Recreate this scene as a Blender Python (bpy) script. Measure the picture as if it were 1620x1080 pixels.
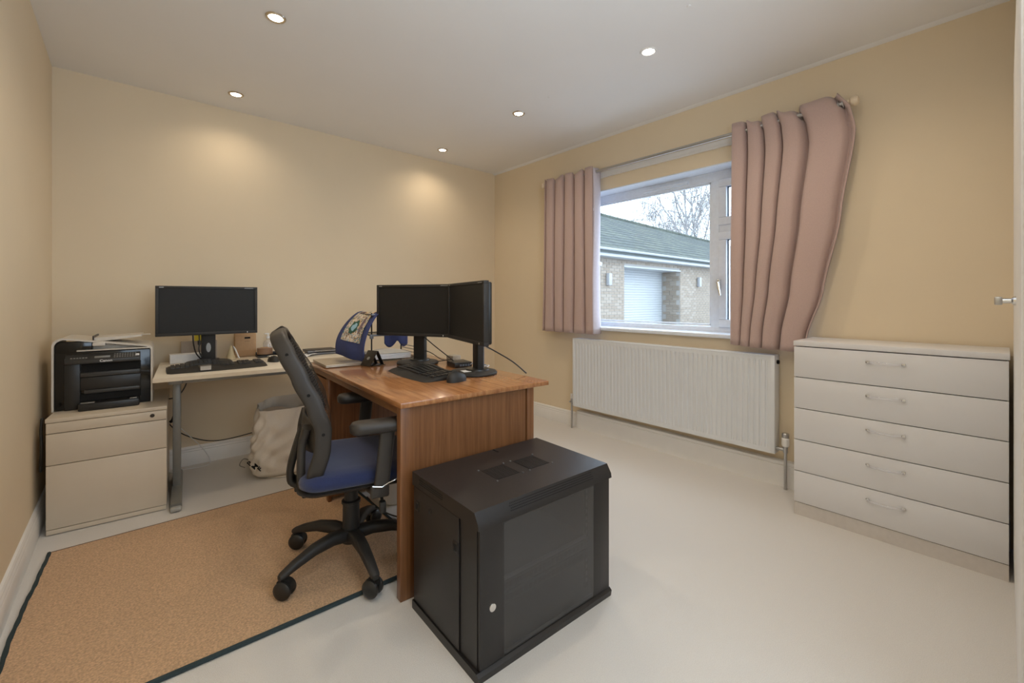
import bpy, bmesh, math, random
from math import sin, cos, pi, radians
from mathutils import Vector, Matrix
random.seed(7)
for o in list(bpy.data.objects):
    bpy.data.objects.remove(o, do_unlink=True)
S = bpy.context.scene
C = S.collection
# ------------------------------------------------------------------ camera
CAMX, CAMY, CAMZ = .343, -3.695, 1.13
F_PX = 687.0
cam = bpy.data.cameras.new('camera')
cam.sensor_width = 36.0
cam.lens = F_PX / 1620 * 36
cam.shift_y = -(540 - 474) / 1620.0
cam.clip_start = .02
cam.clip_end = 200
co = bpy.data.objects.new('camera', cam)
C.objects.link(co)
co.location = (CAMX, CAMY, CAMZ)
co.rotation_euler = (pi / 2, 0, -radians(41.36))
S.camera = co
# ------------------------------------------------------------------ view, sky, lights
S.view_settings.view_transform = 'Standard'
S.view_settings.look = 'None'
S.view_settings.exposure = 0.0
S.view_settings.gamma = 1.0
S.view_settings.use_curve_mapping = False
S.cycles.max_bounces = 10
S.cycles.diffuse_bounces = 6
S.cycles.glossy_bounces = 4
S.cycles.transmission_bounces = 6
S.cycles.transparent_max_bounces = 12
S.cycles.sample_clamp_indirect = 4
S.cycles.caustics_reflective = False
S.cycles.caustics_refractive = False
S.cycles.use_denoising = True
SKY = 5.4
DOWN_W = 15.5
BOUNCE_W = 21.0
W = bpy.data.worlds.new('overcast_sky')
S.world = W
W.use_nodes = True
nt = W.node_tree
bg = nt.nodes['Background']
tc = nt.nodes.new('ShaderNodeTexCoord')
nz = nt.nodes.new('ShaderNodeTexNoise'); nz.inputs['Scale'].default_value = 1.6
rp = nt.nodes.new('ShaderNodeValToRGB')
rp.color_ramp.elements[0].position = .3; rp.color_ramp.elements[0].color = (.60, .79, 1, 1)
rp.color_ramp.elements[1].position = .75; rp.color_ramp.elements[1].color = (.74, .87, 1, 1)
nt.links.new(tc.outputs['Generated'], nz.inputs['Vector'])
nt.links.new(nz.outputs['Fac'], rp.inputs['Fac'])
nt.links.new(rp.outputs['Color'], bg.inputs['Color'])
bg.inputs['Strength'].default_value = SKY

RW, RB, RH = 3.345, -4.45, 2.5      # window wall x, rear wall y, ceiling

def portal(name, loc, rot, sx, sy):
    l = bpy.data.lights.new(name, 'AREA'); l.shape = 'RECTANGLE'; l.size = sx; l.size_y = sy
    l.cycles.is_portal = True
    o = bpy.data.objects.new(name, l); C.objects.link(o); o.location = loc; o.rotation_euler = rot
portal('window_portal', (RW + .26, -2.0, 1.47), (0, radians(90), 0), 1.2, 1.95)

# added fill lamp, unseen behind the camera, aimed up to bounce off the ceiling
fl = bpy.data.lights.new('added_ceiling_fill', 'AREA'); fl.shape = 'DISK'; fl.size = .7
fl.energy = BOUNCE_W; fl.color = (.74, .87, 1)
flo = bpy.data.objects.new('added_ceiling_fill', fl); C.objects.link(flo)
flo.location = (1.15, -4.0, 1.55); flo.rotation_euler = (radians(180 - 12), 0, 0)

# ------------------------------------------------------------------ materials
MATS = {}
def mat(name, col, rough=.5, metal=0, spec=.5, noise=None, bump=None, coat=0, sheen=0):
    """noise=(scale, amount, stretch) varies the colour; bump=(scale, strength)"""
    if name in MATS: return MATS[name]
    m = bpy.data.materials.new(name); m.use_nodes = True
    t = m.node_tree; b = t.nodes['Principled BSDF']
    b.inputs['Base Color'].default_value = (*col, 1)
    b.inputs['Roughness'].default_value = rough
    b.inputs['Metallic'].default_value = metal
    b.inputs['Specular IOR Level'].default_value = spec
    b.inputs['Coat Weight'].default_value = coat
    b.inputs['Coat Roughness'].default_value = .12
    b.inputs['Sheen Weight'].default_value = sheen
    tcn = t.nodes.new('ShaderNodeTexCoord')
    if noise is None: noise = (40, .04, (1, 1, 1))
    mp = t.nodes.new('ShaderNodeMapping'); mp.inputs['Scale'].default_value = noise[2]
    n = t.nodes.new('ShaderNodeTexNoise'); n.inputs['Scale'].default_value = noise[0]; n.inputs['Detail'].default_value = 4
    t.links.new(tcn.outputs['Object'], mp.inputs['Vector']); t.links.new(mp.outputs['Vector'], n.inputs['Vector'])
    r = t.nodes.new('ShaderNodeMapRange')
    r.inputs['From Min'].default_value = .25; r.inputs['From Max'].default_value = .75
    r.inputs['To Min'].default_value = 1 - noise[1]; r.inputs['To Max'].default_value = 1 + noise[1]
    t.links.new(n.outputs['Fac'], r.inputs['Value'])
    mx = t.nodes.new('ShaderNodeVectorMath'); mx.operation = 'SCALE'
    mx.inputs[0].default_value = col
    t.links.new(r.outputs['Result'], mx.inputs['Scale'])
    t.links.new(mx.outputs['Vector'], b.inputs['Base Color'])
    if bump:
        n2 = t.nodes.new('ShaderNodeTexNoise'); n2.inputs['Scale'].default_value = bump[0]; n2.inputs['Detail'].default_value = 5
        t.links.new(tcn.outputs['Object'], n2.inputs['Vector'])
        bp = t.nodes.new('ShaderNodeBump'); bp.inputs['Strength'].default_value = bump[1]; bp.inputs['Distance'].default_value = .004
        t.links.new(n2.outputs['Fac'], bp.inputs['Height']); t.links.new(bp.outputs['Normal'], b.inputs['Normal'])
    MATS[name] = m
    return m

def wood(name, c1, c2, stretch, rough=.25, coat=.3, scale=9, figure=0.0):
    m = bpy.data.materials.new(name); m.use_nodes = True
    t = m.node_tree; b = t.nodes['Principled BSDF']
    tcn = t.nodes.new('ShaderNodeTexCoord'); mp = t.nodes.new('ShaderNodeMapping'); mp.inputs['Scale'].default_value = stretch
    n = t.nodes.new('ShaderNodeTexNoise'); n.inputs['Scale'].default_value = scale; n.inputs['Detail'].default_value = 7; n.inputs['Roughness'].default_value = .62
    n.inputs['Distortion'].default_value = .25
    r = t.nodes.new('ShaderNodeValToRGB')
    r.color_ramp.elements[0].position = .34; r.color_ramp.elements[0].color = (*c1, 1)
    r.color_ramp.elements[1].position = .66; r.color_ramp.elements[1].color = (*c2, 1)
    t.links.new(tcn.outputs['Object'], mp.inputs['Vector']); t.links.new(mp.outputs['Vector'], n.inputs['Vector'])
    t.links.new(n.outputs['Fac'], r.inputs['Fac'])
    out = r.outputs['Color']
    if figure:
        n3 = t.nodes.new('ShaderNodeTexNoise'); n3.inputs['Scale'].default_value = 5; n3.inputs['Detail'].default_value = 3; n3.inputs['Distortion'].default_value = 1.2
        t.links.new(tcn.outputs['Object'], n3.inputs['Vector'])
        mr = t.nodes.new('ShaderNodeMapRange'); mr.inputs['To Min'].default_value = 1 - figure; mr.inputs['To Max'].default_value = 1 + figure
        mr.inputs['From Min'].default_value = .3; mr.inputs['From Max'].default_value = .7
        t.links.new(n3.outputs['Fac'], mr.inputs['Value'])
        vm = t.nodes.new('ShaderNodeVectorMath'); vm.operation = 'SCALE'
        t.links.new(out, vm.inputs[0]); t.links.new(mr.outputs['Result'], vm.inputs['Scale']); out = vm.outputs['Vector']
    t.links.new(out, b.inputs['Base Color'])
    b.inputs['Roughness'].default_value = rough
    b.inputs['Coat Weight'].default_value = coat; b.inputs['Coat Roughness'].default_value = .08
    bp = t.nodes.new('ShaderNodeBump'); bp.inputs['Strength'].default_value = .06; bp.inputs['Distance'].default_value = .002
    t.links.new(n.outputs['Fac'], bp.inputs['Height']); t.links.new(bp.outputs['Normal'], b.inputs['Normal'])
    return m

def emis(name, col, s):
    m = bpy.data.materials.new(name); m.use_nodes = True
    t = m.node_tree; b = t.nodes['Principled BSDF']
    b.inputs['Base Color'].default_value = (*col, 1)
    b.inputs['Emission Color'].default_value = (*col, 1); b.inputs['Emission Strength'].default_value = s
    return m

def glass(name, tint=(1, 1, 1), refl=.06, rough=.0, opaq=0.0, body=(.02, .02, .02)):
    m = bpy.data.materials.new(name); m.use_nodes = True
    t = m.node_tree; t.nodes.clear()
    out = t.nodes.new('ShaderNodeOutputMaterial')
    tr = t.nodes.new('ShaderNodeBsdfTransparent'); tr.inputs['Color'].default_value = (*tint, 1)
    gl = t.nodes.new('ShaderNodeBsdfGlossy'); gl.inputs['Roughness'].default_value = rough
    fr = t.nodes.new('ShaderNodeFresnel'); fr.inputs['IOR'].default_value = 1.45
    mu = t.nodes.new('ShaderNodeMath'); mu.operation = 'MULTIPLY'; mu.inputs[1].default_value = refl / .04
    mu.use_clamp = True
    t.links.new(fr.outputs['Fac'], mu.inputs[0])
    mx = t.nodes.new('ShaderNodeMixShader')
    # only the face that light enters mirrors: the back face of the pane would give false total reflection
    ge = t.nodes.new('ShaderNodeNewGeometry'); iv = t.nodes.new('ShaderNodeMath'); iv.operation = 'SUBTRACT'; iv.inputs[0].default_value = 1
    m3 = t.nodes.new('ShaderNodeMath'); m3.operation = 'MULTIPLY'
    t.links.new(ge.outputs['Backfacing'], iv.inputs[1]); t.links.new(iv.outputs['Value'], m3.inputs[0]); t.links.new(mu.outputs['Value'], m3.inputs[1])
    t.links.new(m3.outputs['Value'], mx.inputs['Fac'])
    base = tr.outputs['BSDF']
    if opaq:
        df = t.nodes.new('ShaderNodeBsdfDiffuse'); df.inputs['Color'].default_value = (*body, 1)
        m2 = t.nodes.new('ShaderNodeMixShader'); m2.inputs['Fac'].default_value = opaq
        t.links.new(base, m2.inputs[1]); t.links.new(df.outputs['BSDF'], m2.inputs[2]); base = m2.outputs['Shader']
    t.links.new(base, mx.inputs[1]); t.links.new(gl.outputs['BSDF'], mx.inputs[2])
    t.links.new(mx.outputs['Shader'], out.inputs['Surface'])
    return m

M_wall = mat('cream_wall_paint', (.76, .635, .455), .75, noise=(3, .015, (1, 1, 1)), bump=(260, .05))
M_ceil = mat('white_ceiling_paint', (.83, .82, .81), .85, noise=(3, .01, (1, 1, 1)), bump=(260, .04))
M_white = mat('white_gloss_paint', (.80, .78, .75), .35, noise=(12, .02, (1, 1, 1)))
M_upvc = mat('white_upvc', (.75, .79, .85), .25)
M_rad = mat('radiator_enamel', (.73, .75, .77), .3, noise=(8, .02, (1, 1, 1)))
M_carpet = mat('cream_carpet', (.69, .655, .61), .95, noise=(420, .10, (1, 1, 1)), bump=(520, .6), sheen=.15)
M_rug = mat('tan_rug_pile', (.56, .355, .20), .98, noise=(150, .34, (1, 1, 1)), bump=(240, 1.0), sheen=.15)
M_rugedge = mat('dark_teal_binding', (.018, .035, .04), .8, noise=(300, .3, (1, 1, 1)))
M_chrome = mat('chrome', (.75, .74, .72), .12, 1)
M_steel = mat('brushed_steel', (.5, .5, .5), .28, 1, noise=(30, .1, (1, 1, 20)))
M_blackp = mat('black_plastic', (.016, .015, .014), .38, noise=(60, .1, (1, 1, 1)))
M_blackm = mat('matt_black_plastic', (.022, .020, .018), .55, bump=(900, .15))
M_blackg = mat('gloss_black_plastic', (.008, .008, .008), .12)
M_rack = mat('black_powder_coat', (.017, .015, .0145), .36, 0, .45, noise=(90, .08, (1, 1, 1)), bump=(1200, .12))
M_void = mat('dark_void', (.004, .004, .004), .9)
M_screen = mat('dark_screen_panel', (.020, .019, .018), .5, 0, .25)
M_cab = mat('cream_cabinet_steel', (.62, .535, .42), .42, noise=(10, .02, (1, 1, 1)), bump=(900, .08))
M_wdesk = mat('white_melamine', (.76, .69, .58), .4, noise=(20, .02, (1, 1, 1)))
M_wedge = mat('beige_edge_band', (.68, .58, .44), .45)
M_greymetal = mat('grey_powder_steel', (.24, .235, .215), .4, .3)
M_chest = mat('warm_white_melamine', (.72, .71, .715), .3, noise=(8, .01, (1, 1, 1)))
M_curt = mat('dusty_pink_cloth', (.53, .385, .345), .9, noise=(220, .06, (1, 1, 1)), bump=(700, .35), sheen=.3)
M_lining = mat('pale_curtain_lining', (.60, .54, .58), .9, bump=(500, .3))
M_blue = mat('navy_chair_fabric', (.016, .027, .095), .9, noise=(300, .2, (1, 1, 1)), bump=(900, .4), sheen=.3)
M_bluebag = mat('blue_cotton', (.040, .055, .165), .85, noise=(200, .12, (1, 1, 1)), bump=(500, .3))
M_chairp = mat('charcoal_chair_plastic', (.034, .029, .025), .45, bump=(600, .12))
M_kraft = mat('kraft_cardboard', (.52, .33, .18), .8, noise=(60, .06, (1, 1, 1)))
M_paper = mat('white_paper', (.80, .80, .80), .8)
M_bag = mat('white_woven_plastic', (.74, .68, .60), .5, noise=(300, .05, (1, 1, 1)), bump=(22, 1.0))
M_brass = mat('dull_brass', (.45, .33, .17), .35, 1)
M_glass = glass('window_glass', (1, 1, 1), .04)
M_rglass = glass('smoked_door_glass', (.55, .55, .57), .07, .03, .32, (.075, .073, .073))
M_acryl = glass('clear_acrylic', (.96, .96, .97), .12, .05, .12, (.85, .85, .88))
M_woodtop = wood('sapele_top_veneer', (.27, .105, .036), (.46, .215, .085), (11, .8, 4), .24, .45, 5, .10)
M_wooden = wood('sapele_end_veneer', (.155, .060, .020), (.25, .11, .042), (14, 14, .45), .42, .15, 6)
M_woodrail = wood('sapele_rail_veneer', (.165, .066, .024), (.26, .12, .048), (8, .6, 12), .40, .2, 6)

# ------------------------------------------------------------------ mesh builder
class MB:
    def __init__(s): s.v = []; s.f = []
    def add(s, vs, fs, M=None):
        n = len(s.v)
        for p in vs:
            p = Vector(p); s.v.append((M @ p) if M else p)
        s.f += [tuple(i + n for i in f) for f in fs]
        return s
    def box(s, a, b, bev=0, M=None, seg=2):
        x0, y0, z0 = a; x1, y1, z1 = b
        vs = [(x0, y0, z0), (x1, y0, z0), (x1, y1, z0), (x0, y1, z0), (x0, y0, z1), (x1, y0, z1), (x1, y1, z1), (x0, y1, z1)]
        fs = [(0, 3, 2, 1), (4, 5, 6, 7), (0, 1, 5, 4), (1, 2, 6, 5), (2, 3, 7, 6), (3, 0, 4, 7)]
        if bev <= 0: return s.add(vs, fs, M)
        bm = bmesh.new(); bv = [bm.verts.new(v) for v in vs]
        for f in fs: bm.faces.new([bv[i] for i in f])
        bev = min(bev, .49 * min(abs(x1 - x0), abs(y1 - y0), abs(z1 - z0)))
        bmesh.ops.bevel(bm, geom=bm.edges[:], offset=bev, segments=seg, profile=.5, affect='EDGES')
        bm.verts.index_update()
        s.add([v.co.copy() for v in bm.verts], [tuple(v.index for v in f.verts) for f in bm.faces], M)
        bm.free(); return s
    def cyl(s, p0, p1, r0, r1=None, n=20, M=None):
        r1 = r0 if r1 is None else r1
        p0, p1 = Vector(p0), Vector(p1); d = (p1 - p0).normalized()
        a = d.orthogonal().normalized(); b = d.cross(a)
        vs = []
        for p, r in ((p0, r0), (p1, r1)):
            for i in range(n):
                t = 2 * pi * i / n; vs.append(p + a * cos(t) * r + b * sin(t) * r)
        fs = [(i, (i + 1) % n, n + (i + 1) % n, n + i) for i in range(n)]
        fs += [tuple(range(n - 1, -1, -1)), tuple(range(n, 2 * n))]
        return s.add(vs, fs, M)
    def lathe(s, prof, c=(0, 0, 0), n=28, axis='Z', M=None, sx=1, sy=1):
        vs = []; fs = []
        for r, z in prof:
            for i in range(n):
                t = 2 * pi * i / n; x, y = r * cos(t) * sx, r * sin(t) * sy
                p = {'Z': (x, y, z), 'X': (z, x, y), 'Y': (x, z, y)}[axis]
                vs.append((p[0] + c[0], p[1] + c[1], p[2] + c[2]))
        for k in range(len(prof) - 1):
            for i in range(n):
                j = (i + 1) % n; fs.append((k * n + i, k * n + j, (k + 1) * n + j, (k + 1) * n + i))
        fs += [tuple(range(n - 1, -1, -1)), tuple(range((len(prof) - 1) * n, len(prof) * n))]
        return s.add(vs, fs, M)
    def tube(s, pts, r, n=8, M=None, sec=None, closed=False):
        """round tube, or one with section sec=(a, b) half sizes along side/up"""
        P = [Vector(p) for p in pts]; m = len(P); vs = []; fs = []
        rr = r if isinstance(r, (list, tuple)) else [r] * m
        up = None
        for i, p in enumerate(P):
            if closed: d = (P[(i + 1) % m] - P[i - 1])
            else: d = P[min(i + 1, m - 1)] - P[max(i - 1, 0)]
            d.normalize()
            if up is None: up = d.orthogonal().normalized() if sec is None else Vector(sec[2])
            side = d.cross(up)
            if side.length < 1e-4: side = d.orthogonal()
            side.normalize(); u = side.cross(d).normalized()
            if sec is None: up = u
            for k in range(n):
                t = 2 * pi * k / n
                if sec:
                    ct, st = cos(t), sin(t)
                    e = .55
                    vs.append(p + side * (abs(ct) ** e * (1 if ct > 0 else -1)) * sec[0] * rr[i] + u * (abs(st) ** e * (1 if st > 0 else -1)) * sec[1] * rr[i])
                else: vs.append(p + side * cos(t) * rr[i] + u * sin(t) * rr[i])
        L = m if closed else m - 1
        for i in range(L):
            for k in range(n):
                a = i * n + k; b_ = i * n + (k + 1) % n; i2 = ((i + 1) % m) * n
                fs.append((a, b_, i2 + (k + 1) % n, i2 + k))
        if not closed: fs += [tuple(range(n - 1, -1, -1)), tuple(range((m - 1) * n, m * n))]
        return s.add(vs, fs, M)
    def prism(s, poly, axis, a, b, M=None):
        """poly: 2D outline in the two other axes (X: y,z  Y: x,z  Z: x,y)"""
        n = len(poly)
        def p3(q, h): return {'X': (h, q[0], q[1]), 'Y': (q[0], h, q[1]), 'Z': (q[0], q[1], h)}[axis]
        vs = [p3(q, a) for q in poly] + [p3(q, b) for q in poly]
        fs = [(i, (i + 1) % n, n + (i + 1) % n, n + i) for i in range(n)] + [tuple(range(n - 1, -1, -1)), tuple(range(n, 2 * n))]
        return s.add(vs, fs, M)
    def grid(s, fn, nu, nv, M=None):
        vs = [fn(i / nu, j / nv) for j in range(nv + 1) for i in range(nu + 1)]
        w = nu + 1
        fs = [(j * w + i, j * w + i + 1, (j + 1) * w + i + 1, (j + 1) * w + i) for j in range(nv) for i in range(nu)]
        return s.add(vs, fs, M)
    def mesh(s, name, m, smooth=35):
        me = bpy.data.meshes.new(name); me.from_pydata([tuple(v) for v in s.v], [], s.f)
        bm = bmesh.new(); bm.from_mesh(me); bmesh.ops.recalc_face_normals(bm, faces=bm.faces); bm.to_mesh(me); bm.free()
        if smooth:
            me.shade_smooth(); me.set_sharp_from_angle(angle=radians(smooth))
        me.materials.append(m); return me
    def build(s, name, m, parent=None, smooth=35):
        o = bpy.data.objects.new(name, s.mesh(name, m, smooth)); C.objects.link(o)
        if parent: o.parent = parent
        return o

def B(name, a, b, m, parent=None, bev=0, M=None): return MB().box(a, b, bev, M).build(name, m, parent)
def tag(o, label=None, cat=None, group=None, kind=None):
    if label: o['label'] = label
    if cat: o['category'] = cat
    if group: o['group'] = group
    if kind: o['kind'] = kind
    return o
def thing(name, loc, rz, label, cat, group=None):
    o = bpy.data.objects.new(name, None); C.objects.link(o); o.empty_display_size = .05
    o.location = loc; o.rotation_euler = (0, 0, rz)
    return tag(o, label, cat, group)
def children(o): return [c for c in C.objects if c.parent == o]
def copy_tree(o, parent=None):
    c = o.copy(); C.objects.link(c)
    if parent: c.parent = parent
    for ch in children(o): copy_tree(ch, c)
    return c
def struct(o): o['kind'] = 'structure'; return o
def bez(p, n=24):
    """Catmull-Rom through points"""
    P = [Vector(q) for q in p]; P = [P[0] * 2 - P[1]] + P + [P[-1] * 2 - P[-2]]; out = []
    segs = len(P) - 3
    for k in range(segs):
        a, b, c, d = P[k:k + 4]
        m = max(2, n // segs)
        for i in range(m):
            t = i / m
            out.append(.5 * ((2 * b) + (c - a) * t + (2 * a - 5 * b + 4 * c - d) * t * t + (-a + 3 * b - 3 * c + d) * t ** 3))
    out.append(P[-2]); return out
def lerp(a, b, t): return a + (b - a) * t
def interp(tab, x):
    if x <= tab[0][0]: return tab[0][1]
    for (a, u), (b, v) in zip(tab, tab[1:]):
        if x <= b:
            t = (x - a) / (b - a); t = t * t * (3 - 2 * t) * .5 + t * .5
            return lerp(u, v, t)
    return tab[-1][1]

# ================================================================== ROOM
struct(B('floor', (0, RB, -.12), (RW, 0, 0), M_carpet))
struct(B('ceiling', (-.15, RB - .15, RH), (RW + .3, .15, RH + .12), M_ceil))
struct(B('wall_back', (-.15, 0, -.12), (RW + .3, .15, RH), M_wall))
struct(B('wall_left', (-.15, RB, -.12), (0, 0, RH), M_wall))
OY0, OY1, OZ0, OZ1 = -1.06, -2.925, .88, 2.055       # window opening
wr = MB()
wr.box((RW, OY0, -.12), (RW + .3, 0, RH)).box((RW, RB, -.12), (RW + .3, OY1, RH))
wr.box((RW, OY1, -.12), (RW + .3, OY0, OZ0)).box((RW, OY1, OZ1), (RW + .3, OY0, RH))
struct(wr.build('wall_right', M_wall, smooth=0))
# rear wall, unseen; its window is added to let in fill daylight
rb = MB()
rb.box((-.15, RB - .15, -.12), (.35, RB, RH)).box((1.75, RB - .15, -.12), (RW + .3, RB, RH))
rb.box((.35, RB - .15, -.12), (1.75, RB, .9)).box((.35, RB - .15, 2.1), (1.75, RB, RH))
struct(rb.build('wall_rear', M_wall, smooth=0))
w2 = struct(bpy.data.objects.new('added_rear_window', None)); C.objects.link(w2)
fr2 = MB().box((.35, RB - .12, .9), (1.75, RB - .06, .96), .004).box((.35, RB - .12, 2.04), (1.75, RB - .06, 2.1), .004)
for x in (.35, 1.02, 1.69): fr2.box((x, RB - .12, .96), (x + .06, RB - .06, 2.04), .004)
fr2.build('frame', M_upvc, w2)
B('pane', (.41, RB - .095, .96), (1.69, RB - .087, 2.04), M_glass, w2)
portal('added_window_portal', (1.05, RB - .14, 1.5), (radians(90), 0, 0), 1.4, 1.2)

# skirting: stepped, moulded profile
SK = [(0, 0), (.019, 0), (.019, .085), (.016, .090), (.017, .096), (.012, .106), (.013, .112), (.008, .122), (0, .126)]
struct(MB().prism([(-a, z) for a, z in SK], 'X', 0, RW).build('baseboard_back', M_white))
struct(MB().prism([(a, z) for a, z in SK], 'Y', RB, 0).build('baseboard_left', M_white))
struct(MB().prism([(RW - a, z) for a, z in SK], 'Y', RB + .74, 0).build('baseboard_right', M_white))
struct(MB().prism([(RW, RH), (RW, RH - .012), (RW - .004, RH - .012), (RW - .012, RH - .007), (RW - .026, RH - .004), (RW - .03, RH)], 'Y', RB + .74, 0).build('trim_1', M_ceil))

# boxed pipe casing, taller than the skirting, from the radiator's left end to the chest
struct(MB().prism([(RW, 0), (RW - .042, 0), (RW - .042, .128), (RW - .038, .131), (RW - .042, .135), (RW - .040, .150), (RW - .034, .154), (RW, .154)], 'Y', RB + .74, -1.195).build('trim_3', M_white))

# ------------------------------------------------------------------ window
wn = struct(bpy.data.objects.new('window_1', None)); C.objects.link(wn)
FX0, FX1 = RW + .155, RW + .225
YM0, YM1 = -2.285, -2.375
fr = MB()
fr.box((FX0, OY1, OZ0), (FX1, OY0, OZ0 + .055), .005).box((FX0, OY1, OZ1 - .075), (FX1, OY0, OZ1), .005)
fr.box((FX0, OY0 - .065, OZ0 + .05), (FX1, OY0, OZ1 - .07), .005).box((FX0, OY1, OZ0 + .05), (FX1, OY1 + .05, OZ1 - .07), .005)
fr.box((FX0, YM1 + .03, OZ0 + .05), (FX1, YM0, OZ1 - .07), .005)
fr.box((FX0, OY1 + .05, 1.605), (FX1, YM1 + .03, 1.665), .005)
fr.build('frame', M_upvc, wn)
# inner glazing bead of the fixed light
bd = MB()
for a, b in (((FX0 + .01, YM0, .945), (FX0 + .03, OY0 - .065, .955)), ((FX0 + .01, YM0, 1.968), (FX0 + .03, OY0 - .065, 1.98)),
             ((FX0 + .01, YM0, .94), (FX0 + .03, YM0 + .012, 1.98)), ((FX0 + .01, OY0 - .077, .94), (FX0 + .03, OY0 - .065, 1.98))):
    bd.box(a, b, .002)
bd.build('glazing_bead', M_upvc, wn)
B('pane', (FX0 + .028, YM0, .94), (FX0 + .034, OY0 - .065, 1.98), M_glass, wn)
def sash(z0, z1):
    y0, y1 = OY1 + .05, YM1 + .03
    s_ = MB()
    w = .055; x0, x1 = FX0 - .012, FX1 - .01
    s_.box((x0, y0, z0), (x1, y1, z0 + w), .006).box((x0, y0, z1 - w), (x1, y1, z1), .006)
    s_.box((x0, y0, z0 + w), (x1, y0 + w, z1 - w), .006).box((x0, y1 - w, z0 + w), (x1, y1, z1 - w), .006)
    so = s_.build('sash', M_upvc, wn)
    B('seal', (FX0 + .012, y0 + w, z0 + w), (FX0 + .016, y0 + w + .006, z1 - w), M_void, so)
    B('seal', (FX0 + .012, y1 - w - .006, z0 + w), (FX0 + .016, y1 - w, z1 - w), M_void, so)
    B('seal', (FX0 + .012, y0 + w, z1 - w - .006), (FX0 + .016, y1 - w, z1 - w), M_void, so)
    B('pane', (FX0 + .02, y0 + w, z0 + w), (FX0 + .026, y1 - w, z1 - w), M_glass, so)
    return so
sash(.935, 1.61); sash(1.66, 1.985)
h = MB().box((FX0 - .03, YM1 + .012, 1.205), (FX0 - .012, YM1 + .032, 1.275), .004)
h.cyl((FX0 - .012, YM1 + .022, 1.25), (FX0 - .045, YM1 + .022, 1.25), .009)
h.tube([(FX0 - .045, YM1 + .022, 1.255), (FX0 - .048, YM1 + .012, 1.21), (FX0 - .046, YM1 + .004, 1.16)], [.008, .008, .006])
tag(h.build('handle', M_chrome, wn), 'chrome handle')
v = MB().box((FX0 - .016, -2.12, 2.0), (FX0, -1.75, 2.022), .004)
v.box((FX0 - .02, -2.12, 1.997), (FX0, -1.75, 2.0), 0)
v.build('trickle_vent', M_upvc, wn)
B('window_board', (RW + .0005, OY1 + .001, OZ0 + .0005), (FX0 + .01, OY0 - .001, OZ0 + .02), M_upvc, wn, 0)
B('board_nose', (RW - .038, OY1 - .03, OZ0 - .008), (RW - .0005, OY0 + .03, OZ0 + .02), M_upvc, wn, .006)
lt = MB().box((RW + .001, OY1, OZ1 - .008), (FX0, OY0, OZ1 - .0005)).box((RW + .001, OY0 - .008, OZ0), (FX0, OY0 - .0005, OZ1 - .008)).box((RW + .001, OY1 + .0005, OZ0), (FX0, OY1 + .008, OZ1 - .008))
lt.build('reveal_lining', M_upvc, wn)
# white batten above the window
bt = MB().box((RW - .018, -3.0, 2.165), (RW, -1.05, 2.205), .003).box((RW - .022, -3.0, 2.158), (RW, -1.05, 2.166), .001)
struct(bt.build('trim_2', M_white))

# ------------------------------------------------------------------ curtain pole
PX, PZ = RW - .09, 2.195
pl = thing('curtain_pole', (PX, -2.0, PZ), 0, 'long chrome curtain pole above the window with pale ball ends', 'curtain pole')
MB().cyl((0, -1.12, 0), (0, 1.12, 0), .0125).build('rod', M_steel, pl)
M_fin = mat('pale_ceramic', (.75, .62, .46), .3)
for y in (-1.14, 1.14):
    s = 1 if y > 0 else -1
    MB().lathe([(.0, -.0), (.012, 0), (.016, .008), (.012, .014), (.022, .02), (.027, .034), (.022, .05), (.0, .056)], (0, 0, 0), 20, 'Y',
               Matrix.Translation((0, y - s * .012, 0)) @ Matrix.Scale(s, 4, (0, 1, 0))).build('finial', M_fin, pl)
    MB().cyl((0, y * .965, 0), (.09, y * .965, 0), .008).cyl((.082, y * .965, 0), (.09, y * .965, 0), .028).build('bracket', M_steel, pl)

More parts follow.
